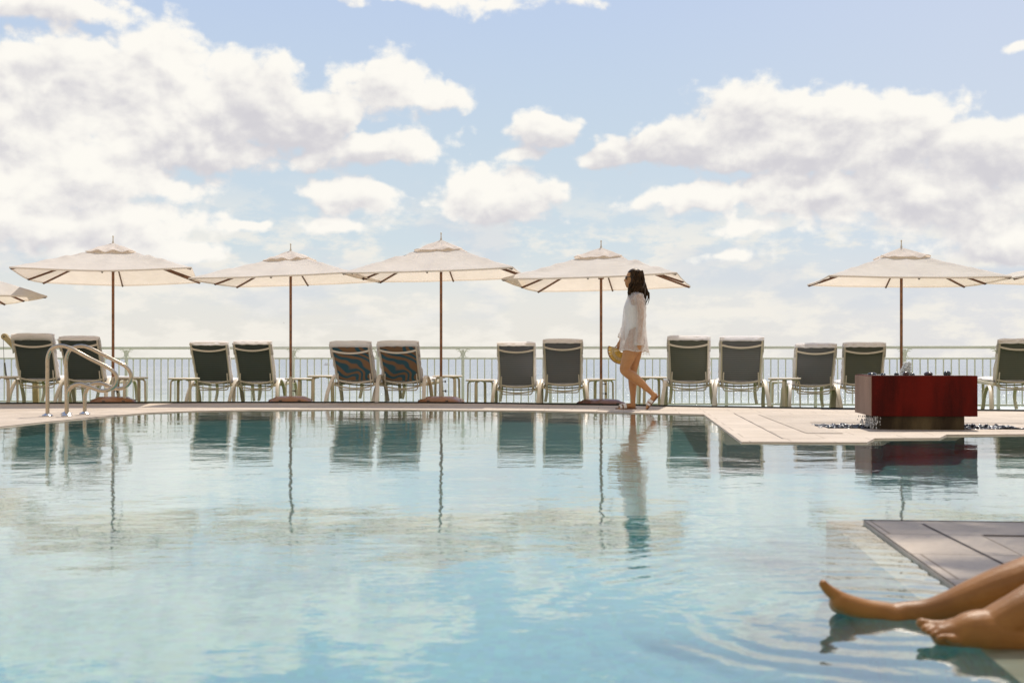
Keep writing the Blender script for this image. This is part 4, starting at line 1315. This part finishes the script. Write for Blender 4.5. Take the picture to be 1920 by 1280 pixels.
# head with face
hc = wp(1188, 521.5) - WB
mb.ell(hc, (0.092, 0.073, 0.105), 24, 16)
mb.ell(wp(1180, 530) - WB, (0.055, 0.055, 0.060), 18, 12)
mb.ell(wp(1178, 536.5) - WB, (0.030, 0.030, 0.022), 12, 8)             # chin
mb.tube([wp(1174.5, 519.5) - WB, wp(1172.0, 524.5) - WB, wp(1170.6, 526.3) - WB], [0.009, 0.011, 0.010], 10)   # nose
mb.ell(wp(1171.3, 526.6) - WB, (0.010, 0.014, 0.008), 8, 6)
mb.ell(wp(1173.6, 530.6) - WB, (0.010, 0.020, 0.006), 10, 6)            # lips
mb.ell(wp(1174.0, 532.4) - WB, (0.010, 0.018, 0.006), 10, 6)
for sy in (-1, 1):
    mb.ell(wp(1190, 525, sy * 0.073) - WB, (0.018, 0.010, 0.030), 10, 8)    # ears
    mb.ell(wp(1175.5, 521, sy * 0.030) - WB, (0.012, 0.013, 0.009), 8, 6)   # eyes under the glasses
body = remeshed(mb, 'body', M['skin'], wroot, 0.0052, 5)
# swimsuit
M['swim'] = pmat('white_swimsuit', (0.88, 0.87, 0.86, 1), 0.55, 0.04, 8, bump=0.002, bscale=70)
mb = MB()
rows = []
sw = [(1189, 563, .088, .125), (1188.5, 570, .104, .150), (1188.5, 578, .116, .156), (1188, 588, .105, .143), (1188, 598, .094, .132), (1188.5, 608, .099, .140), (1189.5, 620, .113, .165), (1190.5, 632, .121, .180), (1191, 645, .117, .182), (1191, 653, .095, .170)]
for v in smoothpath(sw, 4):
    rows.append(ering(*v, n_=40))
# high cut leg: pull the flank vertices of the lower rows up
base_rows = len(rows)
out_rows = []
for ri, row in enumerate(rows):
    t = ri / (base_rows - 1)
    out_rows.append(row)
mb.loft(out_rows, caps=False)
so = mb.build('swimsuit', M['swim'], wroot)
bm = bmesh.new(); bm.from_mesh(so.data)
cx = (wp(1190, 0) - WB).x
kill = []
for f_ in bm.faces:
    c = f_.calc_center_median(); py = HZ - (c.z - CH) * S_
    fl = abs(c.y) / 0.18
    lim = 655 - 42 * max(0, min(1, (fl - 0.35) / 0.5)) ** 0.6
    top = 560 + 18 * max(0, min(1, (fl - 0.45) / 0.5))
    if py > lim or py < top: kill.append(f_)
bmesh.ops.delete(bm, geom=kill, context='FACES'); bm.to_mesh(so.data); bm.free()
sm_ = so.modifiers.new('t', 'SOLIDIFY'); sm_.thickness = 0.004
for sy in (-1, 1):
    mb = MB(); mb.tube([wp(1184, 563, sy * .085) - WB, wp(1188, 552, sy * .10) - WB, wp(1195, 549.5, sy * .10) - WB, wp(1202, 556, sy * .09) - WB, wp(1204, 566, sy * .08) - WB], 1, 8, flat=(0.012, 0.004))
    mb.build('strap', M['swim'], so)
def knit_mat():
    m, T, out = newmat('sheer_knit')
    tc_ = T.n('ShaderNodeTexCoord'); O = tc_.outputs['Object']
    vor = T.n('ShaderNodeTexVoronoi', feature='DISTANCE_TO_EDGE'); T.l(T.scale(O, (1, 1, 0.75)), vor.inputs['Vector']); vor.inputs['Scale'].default_value = 170.0
    hole = T.ss(vor.outputs['Distance'], 0.06, 0.17)
    n_ = T.noise(T.scale(O, (1, 1, 0.3)), 30, 3, 0.6)
    al = T.m('MULTIPLY', hole, T.lin(n_, 0.3, 0.7, 0.75, 0.98))
    d = T.n('ShaderNodeBsdfDiffuse'); d.inputs[0].default_value = (0.88, 0.84, 0.80, 1)
    t = T.n('ShaderNodeBsdfTranslucent'); t.inputs[0].default_value = (0.90, 0.86, 0.82, 1)
    m1 = T.n('ShaderNodeMixShader'); m1.inputs[0].default_value = 0.45; T.l(d.outputs[0], m1.inputs[1]); T.l(t.outputs[0], m1.inputs[2])
    tr = T.n('ShaderNodeBsdfTransparent')
    mx = T.n('ShaderNodeMixShader'); T.l(al, mx.inputs[0]); T.l(m1.outputs[0], mx.inputs[1]); T.l(tr.outputs[0], mx.inputs[2])
    T.l(mx.outputs[0], out.inputs[0])
    return m
M['knit'] = knit_mat()
M['hem'] = pmat('knit_hem', (0.84, 0.79, 0.73, 1), 0.8, 0.06, 20, trans=0.3)
rows = []
cv = [(1184, 1200, 547.5, .085), (1180, 1205, 551, .15), (1177, 1207.5, 557, .19), (1173, 1209, 566, .200), (1169.5, 1210, 577, .195), (1168, 1210, 590, .188), (1166.5, 1210.5, 605, .188), (1164.8, 1211.5, 622, .200), (1163, 1213, 640, .215), (1161.5, 1215, 656, .228)]
N_ = 72
qv = smoothpath(cv, 4)
for ri, (xl, xr, py, dp) in enumerate(qv):
    t = ri / (len(qv) - 1)
    c = wp((xl + xr) / 2, py) - WB; hx = (xr - xl) / 2 / S_
    row = []
    for i in range(N_):
        a = 2 * PI * i / N_
        fold = 1 + t * t * (0.055 * math.sin(a * 9 + 1) + 0.04 * math.sin(a * 14 + 2.2)) * (0.3 + 0.7 * (0.5 + 0.5 * math.cos(a)))
        back_drop = -0.018 * t * t * (0.5 + 0.5 * math.cos(a))
        row.append(c + Vector((hx * math.cos(a) * fold, dp * math.sin(a) * fold, back_drop + 0.008 * t * math.sin(a * 5))))
    rows.append(row)
mb = MB()
# open side slit on the camera side near the hem
slit = [i for i in range(N_) if abs((2 * PI * i / N_) - (3 * PI / 2 - 0.10)) < 0.06]
n0 = N_
vs = [v for r_ in rows for v in r_]; fs = []
for i in range(len(rows) - 1):
    for j in range(N_):
        if i > len(rows) - 11 and j in slit: continue
        a, b = i * N_ + j, i * N_ + (j + 1) % N_
        fs.append((a, b, b + N_, a + N_))
mb.add(vs, fs)
co_ = mb.build('cover_up', M['knit'], wroot)
mb = MB(); hm = rows[-1]
k0 = slit[-1] + 1; order = [hm[(k0 + i) % N_] for i in range(N_ - len(slit) + 1)]
mb.tube(order, 0.0055, 6); mb.build('hem', M['hem'], co_)
for jj in (slit[0], slit[-1] + 1):
    mb = MB(); mb.tube([rows[i][jj % N_] for i in range(len(rows) - 10, len(rows))], 0.0045, 6); mb.build('slit_edge', M['hem'], co_)
# sleeves
for nm, pts in (('sleeve', [(1194, 556, -.15, .062), (1197.5, 568, -.185, .062), (1199, 585, -.205, .058), (1198.5, 604, -.212, .056), (1197, 622, -.215, .057), (1195, 638, -.215, .058), (1194.5, 646.5, -.215, .058)]),
                ('sleeve', [(1190, 556, .15, .062), (1188, 570, .185, .060), (1185, 588, .20, .056), (1181, 604, .205, .055), (1174, 620, .20, .055), (1168, 633, .19, .052)])):
    mb = MB(); qq = smoothpath([(*(wp(p[0], p[1], p[2]) - WB), p[3]) for p in pts], 5)
    rr = [v[3] * (1 + 0.08 * math.sin(i * 1.7)) for i, v in enumerate(qq)]
    mb.tube([Vector(v[:3]) for v in qq], rr, 20, caps=False)
    s_o = mb.build(nm, M['knit'], co_)
    mb = MB(); e = Vector(qq[-1][:3]); dT = (Vector(qq[-1][:3]) - Vector(qq[-2][:3])).normalized()
    qd = dT.to_track_quat('Z', 'Y')
    mb.tube([e + qd @ Vector((rr[-1] * math.cos(2 * PI * i / 24), rr[-1] * math.sin(2 * PI * i / 24), 0)) for i in range(24)], 0.005, 6, closed=True)
    mb.build('cuff', M['hem'], s_o)
# tassels at the back hem
mb = MB()
for i in range(7):
    p = rows[-1][(i * 2 - 3) % N_]
    mb.tube(smoothpath([p, p + Vector((0.004, 0, -0.02)), p + Vector((0.010 * math.sin(i), 0, -0.045))], 3), 0.0022, 5)
mb.build('tassels', M['hem'], co_)
# hair
def hair_mat():
    m, T, out = newmat('dark_brown_hair')
    tc_ = T.n('ShaderNodeTexCoord')
    c = T.mix(T.ss(T.noise(tc_.outputs['Object'], 25, 3), 0.4, 0.7), (0.020, 0.011, 0.007, 1), (0.060, 0.032, 0.016, 1))
    b = T.n('ShaderNodeBsdfPrincipled'); T.l(c, b.inputs['Base Color']); b.inputs['Roughness'].default_value = 0.42; b.inputs['Specular IOR Level'].default_value = 0.22; b.inputs['Specular Tint'].default_value = (1.0, 0.75, 0.45, 1)
    T.l(b.outputs[0], out.inputs[0]); return m
M['hair'] = hair_mat()
mb = MB(); rh = random.Random(5)
cap_c = wp(1190, 518.5) - WB
b0 = len(mb.v)
mb.ell(cap_c, (0.098, 0.083, 0.100), 28, 18)
for i in range(b0, len(mb.v)):
    v = Vector(mb.v[i]); d = v - cap_c
    a = math.atan2(d.y, d.x)
    d *= 1 + 0.018 * math.sin(a * 17 + d.z * 30)
    if d.x < -0.045 and d.z < 0.045: d.x = -0.045 + (d.x + 0.045) * 0.05     # opens at the face
    mb.v[i] = tuple(cap_c + d)
mb.ell(wp(1196, 536) - WB, (0.065, 0.075, 0.085), 18, 12)
for k_ in range(210):
    a = rh.uniform(-2.25, 2.25)              # 0 = back of the head (+x)
    if abs(a) < 1.9 or True:
        st = Vector((0.092 * math.cos(a), 0.080 * math.sin(a), rh.uniform(-0.02, 0.075)))
    front = abs(a) > 1.55
    L_ = rh.uniform(0.20, 0.28) if front else rh.uniform(0.28, 0.39)
    ph = rh.uniform(0, 6.28); am = rh.uniform(0.009, 0.022); fr2 = rh.uniform(24, 36)
    pts = []; rad = []
    tx_, ty_ = (-0.055 + rh.gauss(0, 0.014), math.copysign(0.055, math.sin(a)) + rh.gauss(0, 0.02)) if front else (0.085 + rh.gauss(0.0, 0.022), rh.gauss(0, 0.06))
    if not front and abs(a) > 1.0:
        tx_ = 0.02 + rh.gauss(0, 0.03); ty_ = math.copysign(0.085, math.sin(a)); L_ *= 0.9
    for i in range(15):
        t = i / 14
        z = st.z - L_ * t * (0.35 + 0.65 * t)**0.4
        k2 = min(1, t * 1.4)
        x = st.x + (tx_ - st.x) * k2 ** 1.5 + am * math.sin(ph + t * L_ * fr2) * t + 0.018 * math.sin(PI * t)
        y = st.y * (1 + 0.25 * math.sin(PI * t)) + (ty_ - st.y) * k2 ** 2 + am * math.cos(ph + t * L_ * fr2) * t
        pts.append(cap_c + Vector((x, y, z))); rad.append(rh.uniform(0.95, 1.05) * (0.0085 if t < 0.7 else 0.0085 * (1 - (t - 0.7) / 0.33)) + 0.0008)
    mb.tube(pts, rad, 6)
mb.build('hair', M['hair'], wroot)
M['lens'] = pmat('dark_lens', (0.008, 0.007, 0.006, 1), 0.08, 0.1, 10, spec=0.8)
mb = MB()
for sy in (-1, 1):
    mb.ell(wp(1173.3, 521.0, sy * 0.032) - WB, (0.007, 0.026, 0.021), 14, 10)
    mb.tube([wp(1173.5, 519.3, sy * 0.056) - WB, wp(1181, 519.8, sy * 0.074) - WB, wp(1190, 521.5, sy * 0.078) - WB], 0.003, 6)
mb.tube([wp(1172.6, 520, -0.01) - WB, wp(1172.6, 520, 0.01) - WB], 0.003, 6)
mb.build('sunglasses', M['lens'], wroot)
# sandals
M['sole'] = pmat('brown_leather_sole', (0.20, 0.085, 0.035, 1), 0.5, 0.2, 20)
M['strapw'] = pmat('white_leather_strap', (0.76, 0.72, 0.66, 1), 0.45, 0.06, 20)
def sandal(heel, toe, nrm, label):
    """heel/toe world points on the sole plane, nrm up from the sole"""
    sd_o = empty('sandal', heel - WB); sd_o.parent = wroot
    ax = (toe - heel); L_ = ax.length; ax = ax.normalized(); nrm = nrm.normalized(); sd2 = nrm.cross(ax)
    def lp(x, y, z): return ax * x + sd2 * y + nrm * z
    prof = [(0.0, 0.012), (0.02, 0.027), (0.06, 0.031), (0.12, 0.031), (0.18, 0.041), (0.22, 0.040), (0.25, 0.027), (0.262, 0.010)]
    k2 = L_ / 0.262
    up_ = [lp(x * k2, y, 0.0) for x, y in prof] + [lp(x * k2, -y, 0.0) for x, y in reversed(prof)]
    lo_ = [lp(x * k2, y, -0.013) for x, y in prof] + [lp(x * k2, -y, -0.013) for x, y in reversed(prof)]
    mb = MB(); mb.loft([up_, lo_]); mb.build('sole', M['sole'], sd_o, smooth=False)
    for x, h_, w_ in ((0.155, 0.052, 0.018), (0.205, 0.036, 0.013)):
        mb = MB(); pts = [lp(x * k2 - 0.01 * math.cos(t), 0.047 * math.cos(t), h_ * math.sin(t)) for t in [PI * q / 10 for q in range(11)]]
        mb.tube(pts, 1, 8, flat=(w_, 0.003), up=tuple(nrm)); mb.build('strap', M['strapw'], sd_o)
    mb = MB(); mb.tube([lp(0.14 * k2, 0, 0.053), lp(0.18 * k2, 0, 0.049), lp(0.215 * k2, 0, 0.036)], 1, 8, flat=(0.012, 0.004), up=tuple(nrm)); mb.build('strap', M['strapw'], sd_o)
h_ = wp(1194.5, 766.5, .06); h_.z = 0.014; t__ = wp(1154.8, 766.5, .05); t__.z = 0.014
sandal(h_, t__, Vector((0, 0, 1)), '')
h_ = wp(1233.5, 738.5, -.10); t__ = wp(1210.0, 765.5, -.10)
sandal(h_, t__, Vector((-0.72, 0, 0.60)), '')
# bag
M['bamboo'] = pmat('bamboo_slats', (0.70, 0.42, 0.06, 1), 0.4, 0.35, 30, spec=0.5)
M['bamboo_pale'] = pmat('pale_woven_band', (0.66, 0.50, 0.26, 1), 0.6, 0.3, 60)
bc = wp(1169, 656, .19)
broot = empty('handbag', bc); tag(broot, 'half-moon bamboo handbag held low in front of the woman in her far hand', 'handbag')
def arc_pt(rr, a, y): return Vector((-rr * math.cos(a), y, -rr * math.sin(a)))
Rb = 0.172; tilt = R(-17)
for sy in (-1, 1):
    mb = MB()
    for k_ in range(13):
        a0_ = tilt + (PI * 0.92) * k_ / 13; a1_ = a0_ + PI * 0.92 / 13 * 0.86
        for (r0_, r1_) in ((0.028, 0.098), (0.135, Rb - 0.004)):
            vs = []
            for a in (a0_, a1_):
                for rr in (r0_, r1_):
                    for yy in (sy * 0.040, sy * 0.046):
                        vs.append(arc_pt(rr, a, yy))
            mb.add(vs, [(0, 1, 3, 2), (4, 6, 7, 5), (0, 4, 5, 1), (2, 3, 7, 6), (0, 2, 6, 4), (1, 5, 7, 3)])
    mb.build('slat_panel', M['bamboo'], broot, smooth=False)
    mb = MB()
    for rr in (0.103, 0.116, 0.129):
        mb.tube([arc_pt(rr + 0.003 * math.sin(q * 2.2), tilt + PI * 0.92 * q / 40, sy * 0.043) for q in range(41)], 0.0058, 6)
    mb.build('woven_band', M['bamboo_pale'], broot)
mb = MB(); mb.tube([arc_pt(Rb, tilt + PI * 0.92 * q / 40, 0) for q in range(41)], 1, 8, flat=(0.004, 0.048), up=(0, 1, 0)); mb.build('rim', M['basewood'], broot)
mb = MB(); mb.tube([arc_pt(Rb, tilt, 0.043), arc_pt(0.02, tilt, 0.043)], 0.005, 6); mb.tube([arc_pt(Rb, tilt, -0.043), arc_pt(0.02, tilt, -0.043)], 0.005, 6)
mb.tube(smoothpath([arc_pt(0.09, tilt - 0.05, 0), arc_pt(0.085, tilt - 0.55, 0), Vector((0.0, 0, 0.07)), arc_pt(0.05, PI * 0.9, 0)], 5), 0.006, 8)
mb.build('handle', M['basewood'], broot)

# ------------------------------------------------------------------ sunbather at the near pool edge
sroot = empty('person', (1.9, 2.75, 0)); tag(sroot, 'sunbather stretching bare tanned legs over the pool edge, toes at the water', 'person')
SB = sroot.location.copy()
def sp_(px, py, Y): return at(px, py, Y) - SB
def schain(mb, pts, seg=20, sub=5, caps=True):
    """points: (px, py, Y, radius in pixels)"""
    q = smoothpath([(*sp_(p[0], p[1], p[2]), p[3] * p[2] / F) for p in pts], sub)
    mb.tube([Vector(v[:3]) for v in q], [v[3] for v in q], seg)
    mb.ell(q[0][:3], (q[0][3],) * 3, 14, 10); mb.ell(q[-1][:3], (q[-1][3],) * 3, 14, 10)
mb = MB()
YA, YB = 2.76, 2.49
# far leg and foot
schain(mb, [(1543.5, 1094, YA, 8.5), (1551, 1103, YA, 10), (1563, 1113, YA, 12), (1580, 1124, YA, 15)], 16)
schain(mb, [(1575, 1127, YA, 19), (1595, 1135, YA, 20), (1625, 1143, YA, 20.5), (1655, 1149, YA, 22), (1675, 1156, YA, 25)])
schain(mb, [(1572, 1131, YA + .03, 18), (1600, 1140, YA + .045, 19), (1640, 1149, YA + .03, 20), (1675, 1158, YA, 24)])
for k_, (dx, dy) in enumerate(((3, 0), (9, 3), (16, 7), (24, 12))):
    schain(mb, [(1574 + dx * 0.6, 1122 + dy, YA + .022 * (k_ + 1), 9), (1560 + dx, 1112 + dy, YA + .022 * (k_ + 1), 7.5), (1554 + dx, 1103 + dy, YA + .022 * (k_ + 1), 6.5)], 10, 3)
schain(mb, [(1676, 1156, YA, 25), (1700, 1150, YA, 23.5), (1735, 1147, YA - .01, 23.5), (1775, 1138, YA - .02, 28), (1830, 1121, YA - .03, 37), (1880, 1106, YA - .04, 44), (1930, 1090, YA - .05, 47), (1985, 1066, YA - .06, 44), (2020, 1050, YA - .07, 43)])
# near foot and leg
schain(mb, [(1728, 1168, YB + .045, 10.5), (1745, 1173, YB + .04, 12), (1765, 1178, YB + .03, 17), (1790, 1184, YB + .02, 26)], 16)
for k_, (x, y, dY, r_) in enumerate(((1733, 1179, .024, 7.0), (1741, 1184, .006, 6.4), (1750, 1189, -.013, 6.0), (1760, 1196, -.032, 6.2))):
    schain(mb, [(x, y, YB + dY, r_), (x + 5, y - 2, YB + dY, r_), (x + 12, y - 3, YB + dY, r_ * 0.8), (x + 22, y + 1, YB + dY, r_ * 1.25), (x + 36, y + 2, YB + dY * 0.7, r_ * 1.7)], 12, 4)
schain(mb, [(1765, 1190, YB, 20), (1790, 1188, YB, 27), (1820, 1182, YB, 36), (1847, 1182, YB, 40), (1885, 1186, YB, 38), (1905, 1190, YB, 36)])
schain(mb, [(1845, 1186, YB, 38), (1866, 1173, YB, 37), (1890, 1160, YB, 38), (1925, 1144, YB, 42), (1975, 1120, YB + .01, 48), (2030, 1090, YB + .02, 54), (2090, 1058, YB + .03, 52), (2120, 1045, YB + .03, 52)])
# thighs, pelvis, torso leaning back on the arms
def wchain(pts, seg=18, sub=4):
    q = smoothpath([(p[0] - SB.x, p[1] - SB.y, p[2], p[3]) for p in pts], sub)
    mb.tube([Vector(v[:3]) for v in q], [v[3] for v in q], seg)
    mb.ell(q[0][:3], (q[0][3],) * 3, 14, 10); mb.ell(q[-1][:3], (q[-1][3],) * 3, 14, 10)
kA = at(2020, 1050, YA - .07); kB = at(2120, 1045, YB + .03)
wchain([(kA.x, kA.y, kA.z, .060), (kA.x + .18, kA.y - .01, .105, .072), (1.86, 2.83, .10, .088), (1.95, 2.82, .11, .095)])
wchain([(kB.x, kB.y, kB.z, .064), (kB.x + .17, kB.y + .01, .12, .075), (1.88, 2.66, .10, .088), (1.95, 2.67, .11, .095)])
for (x, y, z, rx, ry, rz) in smoothpath([(1.98, 2.745, .12, .12, .165, .10), (2.06, 2.745, .24, .100, .138, .09), (2.13, 2.745, .37, .098, .148, .09), (2.19, 2.745, .48, .090, .168, .08), (2.215, 2.745, .54, .065, .15, .05)], 5):
    mb.ell((x - SB.x, y - SB.y, z), (rx, ry, rz), 20, 14)
wchain([(2.22, 2.745, .58, .05), (2.23, 2.745, .66, .048)])
mb.ell((2.235 - SB.x, 0, .745), (.092, .075, .112), 22, 16); mb.ell((2.165 - SB.x, 0, .735), (.022, .012, .018), 10, 8)
for sy in (-1, 1):
    wchain([(2.21, 2.745 + sy * .17, .535, .05), (2.30, 2.745 + sy * .21, .40, .040), (2.38, 2.745 + sy * .23, .27, .034), (2.45, 2.745 + sy * .24, .14, .028), (2.49, 2.745 + sy * .245, .045, .024)])
    for k_ in range(5):
        d_ = (k_ - 2) * 0.02
        wchain([(2.49, 2.745 + sy * .245 + d_ * .6, .030, .014), (2.53 - abs(d_) * .2, 2.745 + sy * .245 + d_, .016, .010), (2.56 - abs(d_) * .5, 2.745 + sy * .245 + d_ * 1.3, .010, .008)], 8, 3)
remeshed(mb, 'body', M['skin2'], sroot, 0.0032, 3)
mb = MB()
for (x, y, z, rx, ry, rz) in ((1.99, 2.745, .125, .125, .172, .112),): mb.ell((x - SB.x, 0, z), (rx, ry, rz), 24, 14)
mb.ell((2.105 - SB.x, 0.07, .41), (.085, .075, .07), 16, 12); mb.ell((2.105 - SB.x, -0.07, .41), (.085, .075, .07), 16, 12)
M['navy'] = pmat('navy_swimwear', (0.02, 0.03, 0.07, 1), 0.6, 0.2, 10)
mb.build('swimwear', M['navy'], sroot)
mb = MB(); mb.ell((2.255 - SB.x, 0, .765), (.092, .084, .108), 22, 16); mb.ell((2.30 - SB.x, 0, .64), (.05, .06, .13), 16, 12); mb.build('hair', M['hair'], sroot)

# ------------------------------------------------------------------ unseen palm, added outside the frame to shade the near deck
M['trunk'] = pmat('palm_trunk', (0.22, 0.17, 0.12, 1), 0.9, 0.3, 8, bump=0.02, bscale=12)
M['frond'] = pmat('palm_frond', (0.06, 0.10, 0.03, 1), 0.5, 0.4, 6, trans=0.25)
proot = empty('added_shade_palm', (4.95, 10.25, 0)); tag(proot, 'unseen tall palm added outside the right edge to shade the near paving', 'added shade palm')
mb = MB(); tp = smoothpath([(0, 0, -0.02, .20), (-0.16, -0.42, 1.4, .15), (-0.42, -1.12, 3.2, .13), (-0.72, -1.90, 5.0, .12), (-0.93, -2.50, 6.2, .11)], 6)
mb.tube([Vector(v[:3]) for v in tp], [v[3] * (1 + 0.05 * (i % 2)) for i, v in enumerate(tp)], 14); mb.build('trunk', M['trunk'], proot)
mb = MB(); rt = random.Random(2); top_ = Vector(tp[-1][:3])
for k_ in range(26):
    a = 2 * PI * k_ / 26 * 2.618; el_ = rt.uniform(-0.1, 1.0); L_ = rt.uniform(1.9, 2.4)
    dh = Vector((math.cos(a), math.sin(a), 0)); pts = []
    for i in range(15):
        t = i / 14
        pts.append(top_ + dh * (L_ * t * math.cos(el_ * 0.7)) + Vector((0, 0, L_ * (math.sin(el_) * t - 0.75 * t * t))))
    mb.tube(pts, [0.018 * (1 - 0.8 * i / 14) for i in range(15)], 5)
    sdv = Vector((-dh.y, dh.x, 0))
    for i in range(28):
        t = 0.1 + 0.9 * i / 28; f_ = t * 14; j = min(13, int(f_)); p = pts[j].lerp(pts[j + 1], f_ - j)
        ll = 0.55 * math.sin(PI * (0.12 + 0.85 * t)) + 0.08
        for sg in (-1, 1):
            tip = p + sdv * sg * ll * 0.8 + dh * ll * 0.5 + Vector((0, 0, -ll * 0.45)); w_ = dh * 0.022
            mb.add([p - w_, p + w_, tip], [(0, 1, 2)])
mb.build('crown', M['frond'], proot, fixn=False, smooth=False)
